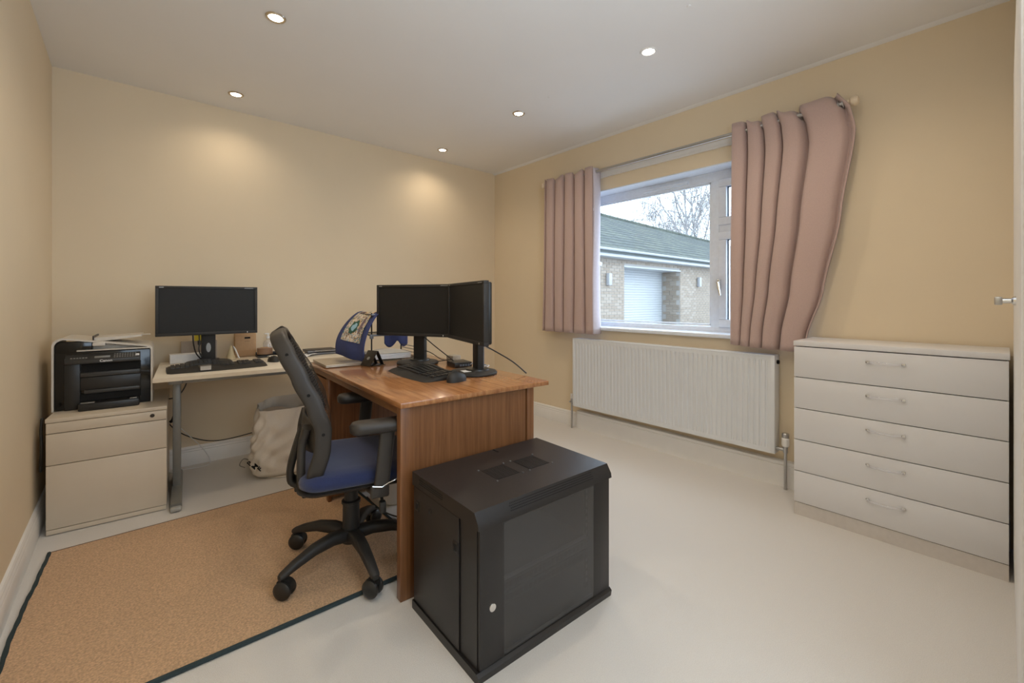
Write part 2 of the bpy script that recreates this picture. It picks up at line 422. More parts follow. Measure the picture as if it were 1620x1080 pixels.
# ------------------------------------------------------------------ curtains
def curtain(label, tops, bots, zt, zb, amp, nf, edge=None, wob=0.0):
    """fold positions go from tops[0]..tops[1] at the rod to bots[0]..bots[1] at the hem"""
    th = thing('curtain', (PX, (tops[0] + tops[1]) / 2, zb), 0, label, 'curtain', 'dusty pink curtains at the window')
    oy = th.location.y
    def surf(off):
        def fn(u, v_):
            z = lerp(zt, zb, v_)
            a = tops[0]; b = edge(z) if edge else lerp(tops[1], bots[1], v_)
            a = lerp(tops[0], bots[0], v_)
            if edge:                       # gathered folds first, a wide loose panel last
                uu = u * .62 / .72 if u < .72 else .62 + (u - .72) / .28 * .38
                g = .56 * (u / .72) if u < .72 else .56 + .44 * (u - .72) / .28
                y = lerp(a, b, g)
            else: y = lerp(a, b, u)
            ph = u * nf * 2 * pi + .6
            am = amp * (1 - .12 * v_) * (1 if not edge or u < .72 else lerp(1, .55, (u - .72) / .28))
            p_ = (u * nf) % 1.0                      # wide flat pleat, narrow deep recess
            g = math.exp(-((p_ - .86) / .085) ** 2) + math.exp(-((p_ + .14) / .085) ** 2)
            x = am * (2.0 * g - .75) - .009 * sin(pi * min(1, p_ / .74)) + wob * sin(5 * u + 3 * v_) * .006
            y += .006 * sin(4 * v_ + 9 * u) * v_ + .5 * am * g * (p_ - .86 if p_ > .3 else p_ + .14) * 3
            z2 = z - .014 * p_ * (1 - v_) + .004 * cos(ph) * (1 - v_) + (.012 * sin(3 * u * nf) * (1 - v_) ** 8)
            if edge: z2 += -.018 * u * v_
            return (x + off, y - oy, z2 - zb)
        return fn
    o = MB().grid(surf(0), 26 * nf, 36).build('cloth', M_curt, th, 180)
    md = o.modifiers.new('s', 'SOLIDIFY'); md.thickness = .003
    o = MB().grid(lambda u, v_: surf(.007)(u, .02 + v_ * .975), 26 * nf, 30).build('lining', M_lining, th, 180)
    # steel eyelets where the cloth crosses the rod
    for k in range(2 * nf):
        u = (k // 2 + (.80 if k % 2 else .92)) / nf
        if not 0.005 < u < .995: continue
        p = surf(0)(u, (zt - PZ) / (zt - zb))
        pts = [(p[0] + .022 * cos(t) , p[1] + .004 * sin(t), PZ - zb + .022 * sin(t)) for t in [2 * pi * i / 18 for i in range(18)]]
        MB().tube(pts, .0035, 6, closed=True).build('eyelet', M_steel, th)
    return th
curtain('left dusty pink curtain hanging in narrow folds beside the back corner', (-1.432, -.875), (-1.44, -.845), 2.235, .842, .042, 5)
rt_ = MB().grid(lambda u, v_: (lerp(-.034, .066, u) + .004 * sin(5 * v_ + 3 * u), -1.440 - .012 * sin(pi * u) - .004 * sin(7 * v_), lerp(2.225, .846, v_)), 8, 30)
lc = [o for o in C.objects if o.name == 'curtain'][0]
o = rt_.build('return_edge', M_lining, None, 180); o.parent = lc; o.location = (0, -lc.location.y, -.842); o['label'] = 'pale lining of the curtain edge facing the window'
md = o.modifiers.new('s', 'SOLIDIFY'); md.thickness = .003
def redge(z): return interp([(.83, -2.935), (.93, -2.948), (1.2, -3.025), (1.6, -3.105), (2.04, -3.172), (2.16, -3.15), (2.25, -3.09)], z)
curtain('right dusty pink curtain, flaring wide at the top over the chest of drawers', (-2.545, -3.1), (-2.53, -2.945), 2.245, .845, .044, 5, redge, 1)

# ------------------------------------------------------------------ radiator
rd = thing('radiator', (RW - .1, -1.99, .205), 0, 'wide white ribbed panel radiator on the wall under the window', 'radiator')
HH, L2 = .588, .79
nr = 47
prof = []
pitch = (2 * L2 - .04) / nr
for i in range(nr):
    y = -L2 + .02 + i * pitch
    prof += [(0.0, y), (0.0, y + pitch * .50), (.007, y + pitch * .62), (.007, y + pitch * .88)]
prof.append((0, L2 - .02))
rib = MB()
zs = [0.0, .030, .052, HH - .052, HH - .030, HH]
dep = [0, 0, 1, 1, 0, 0]
n = len(prof)
vs = [(p[0] * d, p[1], z) for z, d in zip(zs, dep) for p in prof]
fs = [(j * n + i, j * n + i + 1, (j + 1) * n + i + 1, (j + 1) * n + i) for j in range(len(zs) - 1) for i in range(n - 1)]
rib.add(vs, fs)
rib.box((-.0005, -L2, 0), (.012, -L2 + .021, HH), .002).box((-.0005, L2 - .021, 0), (.012, L2, HH), .002)
rib.build('front_panel', M_rad, rd)
B('convector_body', (.008, -L2 + .004, .004), (.075, L2 - .004, HH - .012), M_rad, rd, .002)
MB().box((-.001, -L2, HH - .006), (.082, L2, HH + .002), .002).build('top_grille', M_rad, rd)
for y in (-L2 - .001, L2 - .002): MB().box((.0, y, 0), (.08, y + .003, HH), .001).build('side_cover', M_rad, rd)
MB().cyl((.045, -L2 - .012, HH - .04), (.045, -L2, HH - .04), .012, n=8).build('bleed_valve', M_void, rd)
vl = MB().cyl((.03, -L2 - .001, .03), (.03, -L2 - .05, .03), .010).cyl((.03, -L2 - .05, .015), (.03, -L2 - .05, .055), .013)
vl.cyl((.03, -L2 - .05, .015), (.03, -L2 - .05, -.205), .0085)
vv = vl.build('valve', M_steel, rd)
MB().lathe([(.0, .052), (.018, .052), (.021, .06), (.021, .098), (.018, .1), (.018, .104)], (.03, -L2 - .05, 0), 20).build('thermostat_head', M_white, vv)
MB().lathe([(.018, .104), (.019, .106), (.019, .126), (.015, .13), (0, .13)], (.03, -L2 - .05, 0), 20).build('cap', M_steel, vv)
vl = MB().cyl((.03, L2, .03), (.03, L2 + .035, .03), .009).cyl((.03, L2 + .035, .01), (.03, L2 + .035, .055), .011)
vl.cyl((.03, L2 + .035, .012), (.03, L2 + .035, -.205), .0085).cyl((.0, L2 + .035, .03), (.03, L2 + .035, .03), .007)
vv = vl.build('valve', M_steel, rd)
MB().cyl((.03, L2 + .035, .055), (.03, L2 + .035, .095), .013).build('cap', M_white, vv)

# ------------------------------------------------------------------ downlights
M_bulb = emis('lamp_glow', (1, .90, .74), 14)
M_ring = mat('nickel_ring', (.62, .55, .45), .25, 1)
def downlight(x, y, label, power, ringm=M_ring):
    t = thing('downlight', (x, y, RH), 0, label, 'ceiling light', 'recessed downlights in the ceiling')
    MB().lathe([(.030, -.001), (.034, -.006), (.042, -.006), (.046, -.001)], (0, 0, 0), 28).build('ring', ringm, t)
    MB().lathe([(0, -.0045), (.029, -.0045), (.030, -.001), (0, -.001)], (0, 0, 0), 24).build('bulb', M_bulb, t)
    l = bpy.data.lights.new('downlight_beam', 'SPOT'); l.energy = power; l.color = (1, .84, .64)
    l.spot_size = radians(150); l.spot_blend = .85; l.shadow_soft_size = .04
    lo = bpy.data.objects.new('beam', l); C.objects.link(lo); lo.parent = t; lo.location = (0, 0, -.02)
    return t
for x, y, lb in ((.875, -.305, 'recessed downlight nearest the back wall, left of the pair above the monitors'),
                 (.875, -1.355, 'recessed downlight at the top left of the ceiling, nearest the left wall front'),
                 (2.49, -.295, 'small far recessed downlight near the back corner by the window wall'),
                 (2.49, -1.33, 'middle recessed downlight of the right-hand row, toward the window'),
                 (2.49, -2.395, 'nearest recessed downlight of the right-hand row with a bright white ring'),
                 (.875, -2.40, 'unseen fill downlight added above the photographer on the left row'),  # this and the next two are out of view, added for light
                 (.875, -3.45, 'unseen fill downlight added behind the photographer on the left row'),
                 (2.49, -3.2, 'unseen fill downlight added at the front of the right row beyond the frame')):
    downlight(x, y, lb, DOWN_W * ((.46 if x < 2 else .62) if y > -.4 else 1), M_white if (x > 2 and y == -2.395) else M_ring)
for x, y in ((2.47, -1.66), (2.3, -2.72)):
    MB().lathe([(0, -.004), (.008, -.003), (.010, 0), (0, 0)], (x, y, RH - .0005), 14).build('ceiling_plug', M_white)
for o in [o for o in C.objects if o.name.startswith('ceiling_plug')]:
    tag(o, 'tiny round white blanking plug in the ceiling ' + ('between the two right-hand lights' if o.location.y == 0 and o.name == 'ceiling_plug' else 'beside the nearest right-hand light'), 'plug')

# ------------------------------------------------------------------ rug
RX0, RX1, RY0, RY1 = .075, 1.345, -2.075, -.895
def redgex(t): return RX0 - .030 * t - .010 * sin(3.1 * t) + .0022 * sin(9 * t) + .0012 * sin(31 * t)
rug = MB()
nn = 40
def rugf(u, v_):
    x0 = redgex(v_); x = lerp(x0, RX1, u); y = lerp(RY1 - .0 * u, RY0 + .045 - .075 * u * .6, v_)
    return (x, y, .0)
r_ = thing('rug', (0, 0, .001), 0, 'short-pile tan brown rug with dark teal bound edges under the swivel chair', 'rug')
g = MB(); g.grid(lambda u, v_: (*rugf(u, v_)[:2], .008), 40, 40)
g.grid(lambda u, v_: (*rugf(u, v_)[:2], .0), 40, 40)
g.build('pile', M_rug, r_, 0)
ed = MB()
ed.tube([(*rugf(0, i / nn)[:2], .006) for i in range(nn + 1)], [.0075 + .001 * sin(i * 2.1) for i in range(nn + 1)], 6)
ed.tube([(*rugf(i / nn, 1)[:2], .006) for i in range(nn + 1)], .0085, 6)
ed.tube([(*rugf(1, i / nn)[:2], .006) for i in range(nn + 1)], .0085, 6)
ed.build('binding', M_rugedge, r_)
MB().tube([(*rugf(i / nn, 0)[:2], .005) for i in range(nn + 1)], .0045, 6).build('binding', mat('brown_binding', (.12, .08, .05), .9), r_)

# ------------------------------------------------------------------ wooden desk
DK = thing('desk', (1.093, -2.222, 0), radians(-3.4), 'reddish-brown wooden desk with a glossy top, holding the two angled monitors', 'desk')
DL, DW, DT = 1.352, .742, .747
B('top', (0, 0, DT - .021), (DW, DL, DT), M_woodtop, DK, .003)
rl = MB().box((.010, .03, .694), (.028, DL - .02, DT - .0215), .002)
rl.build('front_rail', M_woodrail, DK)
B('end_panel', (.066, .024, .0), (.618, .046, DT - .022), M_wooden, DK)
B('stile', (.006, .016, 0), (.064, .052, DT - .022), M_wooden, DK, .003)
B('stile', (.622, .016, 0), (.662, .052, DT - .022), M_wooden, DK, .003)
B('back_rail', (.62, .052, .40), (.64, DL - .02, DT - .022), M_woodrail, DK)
# pedestal at the far end
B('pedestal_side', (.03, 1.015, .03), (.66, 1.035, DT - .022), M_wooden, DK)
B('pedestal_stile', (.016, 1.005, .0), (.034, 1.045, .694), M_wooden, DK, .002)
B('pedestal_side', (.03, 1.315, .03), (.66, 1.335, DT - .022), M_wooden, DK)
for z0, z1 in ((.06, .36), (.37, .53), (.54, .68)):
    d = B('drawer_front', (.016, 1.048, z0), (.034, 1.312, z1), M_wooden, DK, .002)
    MB().cyl((.016, 1.18, (z0 + z1) / 2), (-.006, 1.18, (z0 + z1) / 2), .006, .012).build('knob', M_blackp, d)
hk = MB().cyl((.10, 1.012, .575), (.10, .985, .575), .012).tube([(.085, .985, .575), (.12, .975, .577), (.17, .978, .575), (.19, .985, .574)], [.012, .014, .013, .008], 10)
tag(hk.build('hook', M_blackp, DK), 'black knob under the desk top')

def on_desk(x, y):   # desk local to world
    c, s_ = cos(radians(-3.4)), sin(radians(-3.4)); return (1.093 + x * c - y * s_, -2.222 + x * s_ + y * c)

# ------------------------------------------------------------------ server rack cabinet
RK = thing('server_cabinet', (1.1255, -2.252, 0), radians(-2.1), 'squat black steel network cabinet with a smoked glass door, against the desk end', 'cabinet')
RWd, RDp, RHt = .611, .422, .5       # local x width, local -y depth
b_ = MB()
y1, y0 = -.004, -RDp
b_.box((.004, y0 + .03, .03), (.010, y1, .452)).box((RWd - .010, y0 + .03, .03), (RWd - .004, y1, .452))
b_.box((.004, y1 - .006, .03), (RWd - .004, y1, .452))
b_.box((.004, y0 + .012, .03), (.012, y0 + .03, .452)).box((RWd - .012, y0 + .012, .03), (RWd - .004, y0 + .03, .452))
b_.build('shell', M_rack, RK)
M_rackin = mat('rack_interior_grey', (.11, .11, .112), .5)
# base plinth: stepped
MB().prism([(y0 - .002, .0), (y1, 0), (y1, .03), (y0 + .004, .03), (y0 - .006, .022)], 'X', -.004, RWd + .004).build('plinth', M_rack, RK)
# lid with sloping front and side skirt
ld = MB().prism([(y0 - .006, .452), (y1, .452), (y1, RHt), (y0 + .016, RHt), (y0 - .004, .468)], 'X', -.003, RWd + .003)
ld.build('lid', M_rack, RK)
# perforated strip on the sloping lid front
pf = MB()
for r in range(4):
    for i in range(62):
        x = .125 + i * .0063 + (r % 2) * .0031
        t = (r + .9) / 5.2
        yy = lerp(y0 - .004, y0 + .016, t); zz = lerp(.468, .5, t)
        nrm = Vector((0, -.032, .020)).normalized()
        p = Vector((x, yy, zz)); pf.cyl(p - nrm * .0005, p + nrm * .0006, .0022, n=6)
ph = pf.build('vent_holes', M_void, RK, 0); ph['kind'] = 'stuff'
pf = MB()
for r in range(3):
    for i in range(22):
        yy = -.06 - i * .0075 - (r % 2) * .0037; zz = .472 + r * .007
        pf.cyl((-.0036, yy, zz), (-.0028, yy, zz), .0024, n=6)
ph = pf.build('vent_holes', M_void, RK, 0); ph['kind'] = 'stuff'
# two fan grilles on top: recessed dark squares with bars and bolts
for cx in (.245, .395):
    fb = MB().box((cx - .05, -.262, RHt), (cx + .05, -.162, RHt + .0004))
    g_ = fb.build('fan_grille', mat('dark_fan_grille', (.008, .008, .008), .7), RK)
    br = MB()
    for i in range(17):
        yy = -.260 + i * .006
        br.box((cx - .05, yy, RHt + .0004), (cx + .05, yy + .0028, RHt + .0016))
    for i in range(5):
        xx = cx - .05 + i * .0245
        br.box((xx, -.262, RHt + .0006), (xx + .002, -.162, RHt + .0018))
    bo = br.build('bars', M_rack, g_, 0)
    for sx in (-.058, .058):
        for sy in (-.27, -.154):
            MB().lathe([(.0, .0), (.0042, 0), (.0042, .002), (.003, .0035), (0, .0035)], (cx + sx, sy, RHt), 12).build('bolt', mat('dark_bolt_steel', (.16, .16, .165), .35, .8), RK)
B('cable_slot', (.36, -.045, RHt), (.368, -.008, RHt + .0006), M_void, RK)
# side panel, pressed, with latches and lock ring
B('side_panel', (-.001, y0 + .105, .034), (.004, y1 - .008, .449), M_rack, RK, .001)
for yy, zz in ((-.038, .385), (-.30, .352)):
    l_ = MB().box((-.003, yy - .014, zz - .018), (-.001, yy + .014, zz + .018), .0005).build('latch', M_rack, RK)
    B('catch', (-.0045, yy - .006, zz - .011), (-.003, yy + .006, zz + .009), M_void, l_)
MB().tube([(-.002, -.135 + .008 * cos(t), .402 + .010 * sin(t)) for t in [2 * pi * i / 20 for i in range(20)]], .0012, 6, closed=True).build('lock_ring', M_rack, RK)
# door
dr = MB()
yd0, yd1 = y0, y0 + .012
gl0, gl1 = .098, .516
dr.box((.006, yd0, .034), (gl0, yd1, .449), .002).box((gl1, yd0, .034), (RWd - .004, yd1, .449), .002)
dr.box((gl0 - .004, yd0 + .002, .034), (gl1 + .004, yd1, .052)).box((gl0 - .004, yd0 + .002, .440), (gl1 + .004, yd1, .449))
door = dr.build('door', M_rack, RK)
B('glass_pane', (gl0 - .002, yd0 + .0005, .040), (gl1 + .002, yd0 + .0035, .447), M_rglass, door)
lk = MB().lathe([(0, -.003), (.0115, -.003), (.0125, -.001), (.0125, 0)], (.052, yd0, .205), 24, 'Y')
l2 = lk.build('lock', M_chrome, door)
# rails, shelf and two units inside
for x in (.07, .525):
    rr = MB().box((x, y0 + .05, .04), (x + .018, y0 + .056, .445))
    rr.build('mounting_rail', M_rackin, RK)
    hl = MB()
    for i in range(15):
        hl.box((x + .005, y0 + .0485, .06 + i * .026), (x + .013, y0 + .0499, .074 + i * .026))
    hh_ = hl.build('rail_slots', mat('zinc_slot', (.5, .5, .5), .5, .3), RK, 0); hh_['kind'] = 'stuff'
B('shelf', (.08, y0 + .05, .235), (.53, y1 - .04, .238), M_rackin, RK)
B('shelf_lip', (.08, y0 + .047, .228), (.53, y0 + .05, .242), mat('grey_steel_edge', (.6, .6, .6), .35, .3), RK)
for z in (.150, .19):
    pp = B('patch_panel', (.08, y0 + .048, z), (.535, y0 + .10, z + .036), M_rackin, RK)
    pt = MB()
    for i in range(20):
        pt.box((.095 + i * .021, y0 + .0465, z + .009), (.110 + i * .021, y0 + .048, z + .025))
    pt.build('ports', M_void, pp, 0)['kind'] = 'stuff'

# ------------------------------------------------------------------ white desk
WD = thing('white_desk', (.432, -.797, 0), radians(-4.6), 'white rectangular office desk against the back wall with a grey metal leg', 'desk')
WL, WDp, WT = 1.24, .72, .722
B('top', (0, .002, WT - .022), (WL, WDp, WT), M_wdesk, WD, .002)
B('edge_band', (-.0004, -.0005, WT - .0215), (WL + .0004, .003, WT - .0005), M_wedge, WD)
bm_ = MB().box((.06, .07, WT - .048), (WL - .06, .10, WT - .0225), .002)
for x in (.30, .34, .46): bm_.cyl((x, .069, WT - .036), (x, .071, WT - .036), .003, n=8)
bm_.build('beam', M_greymetal, WD)
for X in (.075, WL - .12):
    lg = MB()
    lg.box((X, .26, .05), (X + .038, .34, WT - .0225), .005)
    lg.build('leg', M_greymetal, WD)
    ft = MB().tube(bez([(X + .019, .04, .022), (X + .019, .10, .030), (X + .019, .30, .042), (X + .019, .60, .026)], 16), 1, 12, sec=(.026, .021, (0, 0, 1)))
    f_ = ft.build('foot', M_greymetal, WD)
    MB().box((X - .006, .012, .004), (X + .044, .06, .028), .010).build('foot_cap', mat('pale_grey_cap', (.36, .35, .32), .35), f_)
    tb = MB().box((X - .01, .05, WT - .046), (X + .048, WDp - .06, WT - .0225), .003); tb.build('bracket', M_greymetal, WD)

# ------------------------------------------------------------------ filing cabinet
FC = thing('filing_cabinet', (.042, -.680, 0), radians(-4.2), 'cream steel low filing pedestal in the left corner under the printer', 'cabinet')
FW, FD, FH = .452, .585, .560
B('body', (0, .018, .012), (FW, FD, FH - .02), M_cab, FC, .002)
B('top', (-.002, 0, FH - .020), (FW + .002, FD, FH), M_cab, FC, .003)
B('gap_shade', (.003, .012, .014), (FW - .003, .019, FH - .021), M_void, FC)  # near-black sheet paints shade into the gaps round the drawers
B('lock_rail', (.001, .001, .489), (FW - .001, .013, .538), M_cab, FC, .002)
for z0, z1 in ((.337, .486), (.030, .334)):
    d = B('drawer', (.001, 0, z0), (FW - .001, .013, z1), M_cab, FC, .002)
B('plinth', (.001, .003, .004), (FW - .001, .016, .027), M_cab, FC, .002)
MB().lathe([(0, -.0015), (.009, -.0015), (.010, .001), (.010, .003)], (.392, 0, .516), 20, 'Y').build('lock', mat('dark_lock', (.06, .05, .04), .4, .6), FC)

# ------------------------------------------------------------------ printer
PR = thing('printer', (.046, -.515, .5605), radians(-3), 'black multifunction printer with a silver arched lid on the filing cabinet', 'printer')
PW, PD = .394, .36
M_silver = mat('silver_plastic', (.62, .58, .52), .38)
body = MB().box((.010, .02, .0), (PW - .010, PD, .30), .01)
body.build('body', M_blackp, PR)
def arch(x0, x1, zb, ztl, ztr, r=.04, th=.008):
    out = [(x0, zb)]
    for i in range(9):
        a = pi - i * pi / 16; out.append((x0 + r + r * cos(a), ztl - r + r * sin(a)))
    for i in range(9):
        a = pi / 2 - i * pi / 16; out.append((x1 - r * .6 + r * .6 * cos(a), ztr - r * .6 + r * .6 * sin(a)))
    out.append((x1, zb))
    k = len(out); inn = []
    cx = (x0 + x1) / 2
    for (x, z) in out:
        sx = th if x < cx else -th
        xx = x + (th if x < x0 + r else (-th if x > x1 - r * .6 else 0))
        inn.append((xx, z - (th if z > ztr - r else 0)))
    return out + inn[::-1]
MB().prism(arch(0, PW, 0, .372, .318), 'Y', .0, PD - .02).build('shell', M_silver, PR)
# black glossy front faces either side inside arch
fc = MB().box((.009, .006, .002), (PW - .009, .03, .296), .003)
fc.box((.009, .008, .29), (.15, .05, .352), .006)
fc.build('front_bezel', M_blackg, PR)
MB().box((.046, -.006, .001), (.105, .02, .268), .004).build('front_column', M_blackp, PR)
cp = MB().box((.05, -.030, .238), (PW - .052, .02, .258), .003, Matrix.Rotation(0, 4, 'X'))
cp.prism([(-.030, .258), (.02, .258), (.02, .284), (.005, .284)], 'X', .05, PW - .052)
c_ = cp.build('control_panel', mat('dark_grey_plastic', (.035, .034, .032), .4), PR)
kk = MB()
for i in range(9):
    for j in range(3):
        x = .235 + i * .0105; kk.box((x, -.024 + j * .010, .2625 + j * .0074), (x + .006, -.019 + j * .010, .2665 + j * .0074))
for i in range(6):
    x = .07 + i * .011; kk.box((x, -.020, .2655), (x + .007, -.014, .270))
kk.build('buttons', M_greymetal, c_, 0)['kind'] = 'stuff'
B('start_button', (.322, -.022, .265), (.338, -.008, .276), M_paper, c_, .003)
B('display', (.16, -.022, .263), (.22, -.010, .274), M_greymetal, c_, .001)
def text(s_, size, loc, rot, m, parent, ext=.0006, xs=1):
    cu = bpy.data.curves.new('lettering', 'FONT'); cu.body = s_; cu.size = size; cu.extrude = ext; cu.align_x = 'CENTER'; cu.align_y = 'CENTER'
    cu.resolution_u = 2; cu.offset = size * .012
    to = bpy.data.objects.new('tmp', cu); C.objects.link(to)
    bpy.context.view_layer.update()
    me = bpy.data.meshes.new_from_object(to.evaluated_get(bpy.context.evaluated_depsgraph_get()))
    bpy.data.objects.remove(to)
    me.materials.clear(); me.materials.append(m)
    me.transform(Matrix.Translation(loc) @ rot @ Matrix.Scale(xs, 4, (1, 0, 0)))
    o = bpy.data.objects.new('lettering', me); C.objects.link(o); o.parent = parent
    return o
RX90 = Matrix.Rotation(pi / 2, 4, 'X')
text('Canon', .017, (.205, -.0305, .249), RX90, M_paper, c_, xs=1.1)
# output bay
B('output_slot', (.110, .0, .190), (PW - .050, .004, .236), M_void, PR)
B('slot_bar', (.105, -.012, .166), (PW - .052, .012, .190), mat('dark_grey_plastic', (.035, .034, .032), .4), PR, .004)
B('front_cover', (.105, -.004, .098), (PW - .050, .01, .164), M_blackp, PR, .003)
B('slot_bar', (.118, -.010, .078), (PW - .052, .012, .098), mat('dark_grey_plastic', (.035, .034, .032), .4), PR, .004)
B('tray_slot', (.105, -.002, .040), (PW - .050, .008, .078), M_void, PR)
tr = MB().box((.103, -.070, .0), (PW - .054, .01, .038), .006); t_ = tr.build('paper_tray', M_blackp, PR)
B('tray_clip', (.112, -.066, .038), (.165, -.045, .043), M_greymetal, t_, .002)
B('tray_clip', (.300, -.060, .038), (.330, -.045, .044), M_greymetal, t_, .002)
# scanner lid and document feeder
MB().box((.09, -.004, .300), (PW - .006, .05, .307), .003).build('lid_edge', M_silver, PR)
MB().prism([(.150, .300), (.150, .345), (.20, .345), (.23, .325), (PW - .03, .318), (PW - .02, .300)], 'Y', .05, .30).build('document_feeder', M_silver, PR)
MB().box((.15, -.004, .325), (.20, .06, .343), .004).build('feeder_guide', M_silver, PR)
tl = MB().prism([(.150, .345), (.150, .366), (.235, .368), (.345, .374), (.347, .366), (.24, .352)], 'Y', .05, .27)
tl.box((.345, .14, .368), (.380, .17, .371))
tl.build('feeder_tray', M_silver, PR)
B('feeder_hinge', (.146, .04, .352), (.152, .25, .376), M_blackp, PR)

# ------------------------------------------------------------------ monitors
M_badge = mat('grey_badge', (.35, .35, .34), .4, .4)
def monitor(cx, cy, zc, rz, deskz, label, w=.53, hh=.306, sticker=False, dy=.0):
    """front faces local -y"""
    t = thing('monitor', (cx, cy, deskz), rz, label, 'monitor', 'black flat-screen monitors')
    z0, z1 = zc - hh / 2 - deskz, zc + hh / 2 - deskz
    bz = .016
    fr_ = MB()
    fr_.box((-w / 2, -.012, z0), (w / 2, .014, z0 + .018), .002).box((-w / 2, -.012, z1 - bz), (w / 2, .014, z1), .002)
    fr_.box((-w / 2, -.012, z0 + .016), (-w / 2 + bz, .014, z1 - bz + .002), .002).box((w / 2 - bz, -.012, z0 + .016), (w / 2, .014, z1 - bz + .002), .002)
    fo = fr_.build('bezel', M_blackm, t)
    B('screen', (-w / 2 + bz - .001, -.007, z0 + .017), (w / 2 - bz + .001, .0, z1 - bz + .001), M_screen, t)
    B('badge', (-w / 2 + .018, -.0126, z1 - .011), (-w / 2 + .040, -.0118, z1 - .006), M_badge, fo)
    B('badge', (w / 2 - .075, -.0126, z1 - .010), (w / 2 - .025, -.0118, z1 - .007), M_badge, fo)
    B('power_light', (w / 2 - .060, -.0126, z0 + .005), (w / 2 - .056, -.0118, z0 + .013), M_paper, fo)
    MB().box((-w / 2 + .006, .013, z0 + .006), (w / 2 - .006, .034, z1 - .006), .008).box((-w * .3, .030, z0 + .05), (w * .3, .052, z1 - .05), .008).build('back_shell', M_blackp, t)
    st = MB().box((-.038, .050, .012), (.038, .082, z1 - .10), .004)
    st.build('stand_column', M_blackm, t)
    MB().box((-.034, .082, .03), (.034, .088, z1 - .13), .002).build('column_back', mat('grey_column', (.22, .25, .30), .3, .5), t)
    bs = MB().lathe([(0, 0), (.118, 0), (.124, .004), (.124, .010), (.117, .015), (.06, .018), (0, .019)], (0, .04, 0), 44)
    bo = bs.build('base', M_blackm, t)
    MB().lathe([(0, .018), (.062, .018), (.060, .026), (0, .028)], (0, .062, 0), 28).build('swivel', M_blackp, bo)
    if sticker: B('sticker', (-.008, -.028, .0165), (.045, .012, .0192), M_paper, bo)
    return t
m1 = monitor(.723, -.345, 1.061, radians(-2.6), WT, 'wide black monitor on the white desk by the back wall', .532)
# oval silver label on its stand column
ov = [(.018 * cos(a) * .7, .03 * sin(a)) for a in [2 * pi * i / 24 for i in range(24)]]
MB().prism([(x, z + .10) for x, z in ov], 'Y', .0492, .0502).build('oval_label', M_badge, m1)
m2 = monitor(1.612, -1.373, 1.067, math.atan2(-.881, .474), DT, 'black monitor facing the chair, left of the angled pair on the wooden desk', .52)
m3 = monitor(1.645, -1.858, 1.067, math.atan2(-.966, -.259), DT, 'black monitor seen side-on, right of the angled pair, on a round base', .53, sticker=True)

# ------------------------------------------------------------------ keyboards and mice
def keyboard(cx, cy, z, rz, label, L, D, wave, palm=True, silver=False, keys_from=.38):
    t = thing('keyboard', (cx, cy, z), rz, label, 'keyboard', 'black computer keyboards')
    def topz(u, v_):
        x = (u - .5) * L
        hump = wave * math.exp(-((x + L * .14) / (L * .17)) ** 2)
        zz = .014 + .010 * v_ + hump * (.55 + .45 * v_)
        if palm and v_ < .35: zz = lerp(.006, .018, v_ / .35) + hump * (.3 + v_)
        return zz
    def outline(u, v_):
        x = (u - .5) * L; e = min(u, 1 - u)
        yb = -D / 2 - (.018 * sin(pi * u) if palm else 0); yt = D / 2 + (.012 * math.exp(-((x + L * .14) / (L * .2)) ** 2) if wave else 0)
        r = .03
        y = lerp(yb, yt, v_)
        if u < .06 or u > .94:
            k = 1 - min(u, 1 - u) / .06; y = lerp(y, 0, k * k * .22)
        return x, y
    m = MB(); nu, nv = 48, 10
    m.grid(lambda u, v_: (*outline(u, v_), topz(u, v_) - (.006 if min(u, 1 - u, v_, 1 - v_) < .01 else 0)), nu, nv)
    m.grid(lambda u, v_: (*outline(u, v_), 0.001), nu, nv)
    rim = [(i / nu, 0) for i in range(nu)] + [(1, j / nv) for j in range(nv)] + [(1 - i / nu, 1) for i in range(nu)] + [(0, 1 - j / nv) for j in range(nv)]
    vs = []; 
    for u, v_ in rim:
        x, y = outline(u, v_); vs += [(x, y, .001), (x, y, topz(u, v_) - .006)]
    k = len(rim); m.add(vs, [(2 * i, 2 * ((i + 1) % k), 2 * ((i + 1) % k) + 1, 2 * i + 1) for i in range(k)])
    m.build('case', M_blackm, t, 50)
    ky = MB()
    v0 = keys_from
    rows = 6
    for r in range(rows):
        for i in range(21):
            if i in (14, 18): continue
            if r == 0 and 4 < i < 9: continue
            u = .04 + i * .0445; v_ = v0 + r * (.94 - v0) / rows
            x, y = outline(u + .02, v_ + .04); z0 = topz(u + .02, v_ + .04)
            kw = L * .0185; kd = D * (.9 - v0) / rows * .44
            ky.box((x - kw, y - kd, z0 - .002), (x + kw, y + kd, z0 + .006), 0)
    for i in (5,):
        x, y = outline(.33, v0 + .03); ky.box((x - L * .09, y - .006, topz(.33, v0) - .001), (x + L * .09, y + .006, topz(.33, v0) + .006))
    ko = ky.build('keys', mat('key_plastic', (.028, .027, .026), .4), t, 0); ko['kind'] = 'stuff'
    if silver:
        x, y = outline(.36, .12)
        MB().prism([(x - .028, -D / 2 - .012), (x + .022, -D / 2 - .012), (x + .028, -D / 2 + .045), (x - .034, -D / 2 + .045)], 'Z', .010, .032).build('silver_badge', mat('satin_silver', (.45, .42, .38), .3, .7), t)
    return t
keyboard(.742, -.590, WT, radians(-1.5), 'black wave-shaped keyboard with a palm rest on the white desk', .49, .20, .022, True, True)
keyboard(1.478, -1.712, DT, radians(-93.4), 'black keyboard lying below the angled monitors on the wooden desk', .455, .205, .006, True, False, .26)

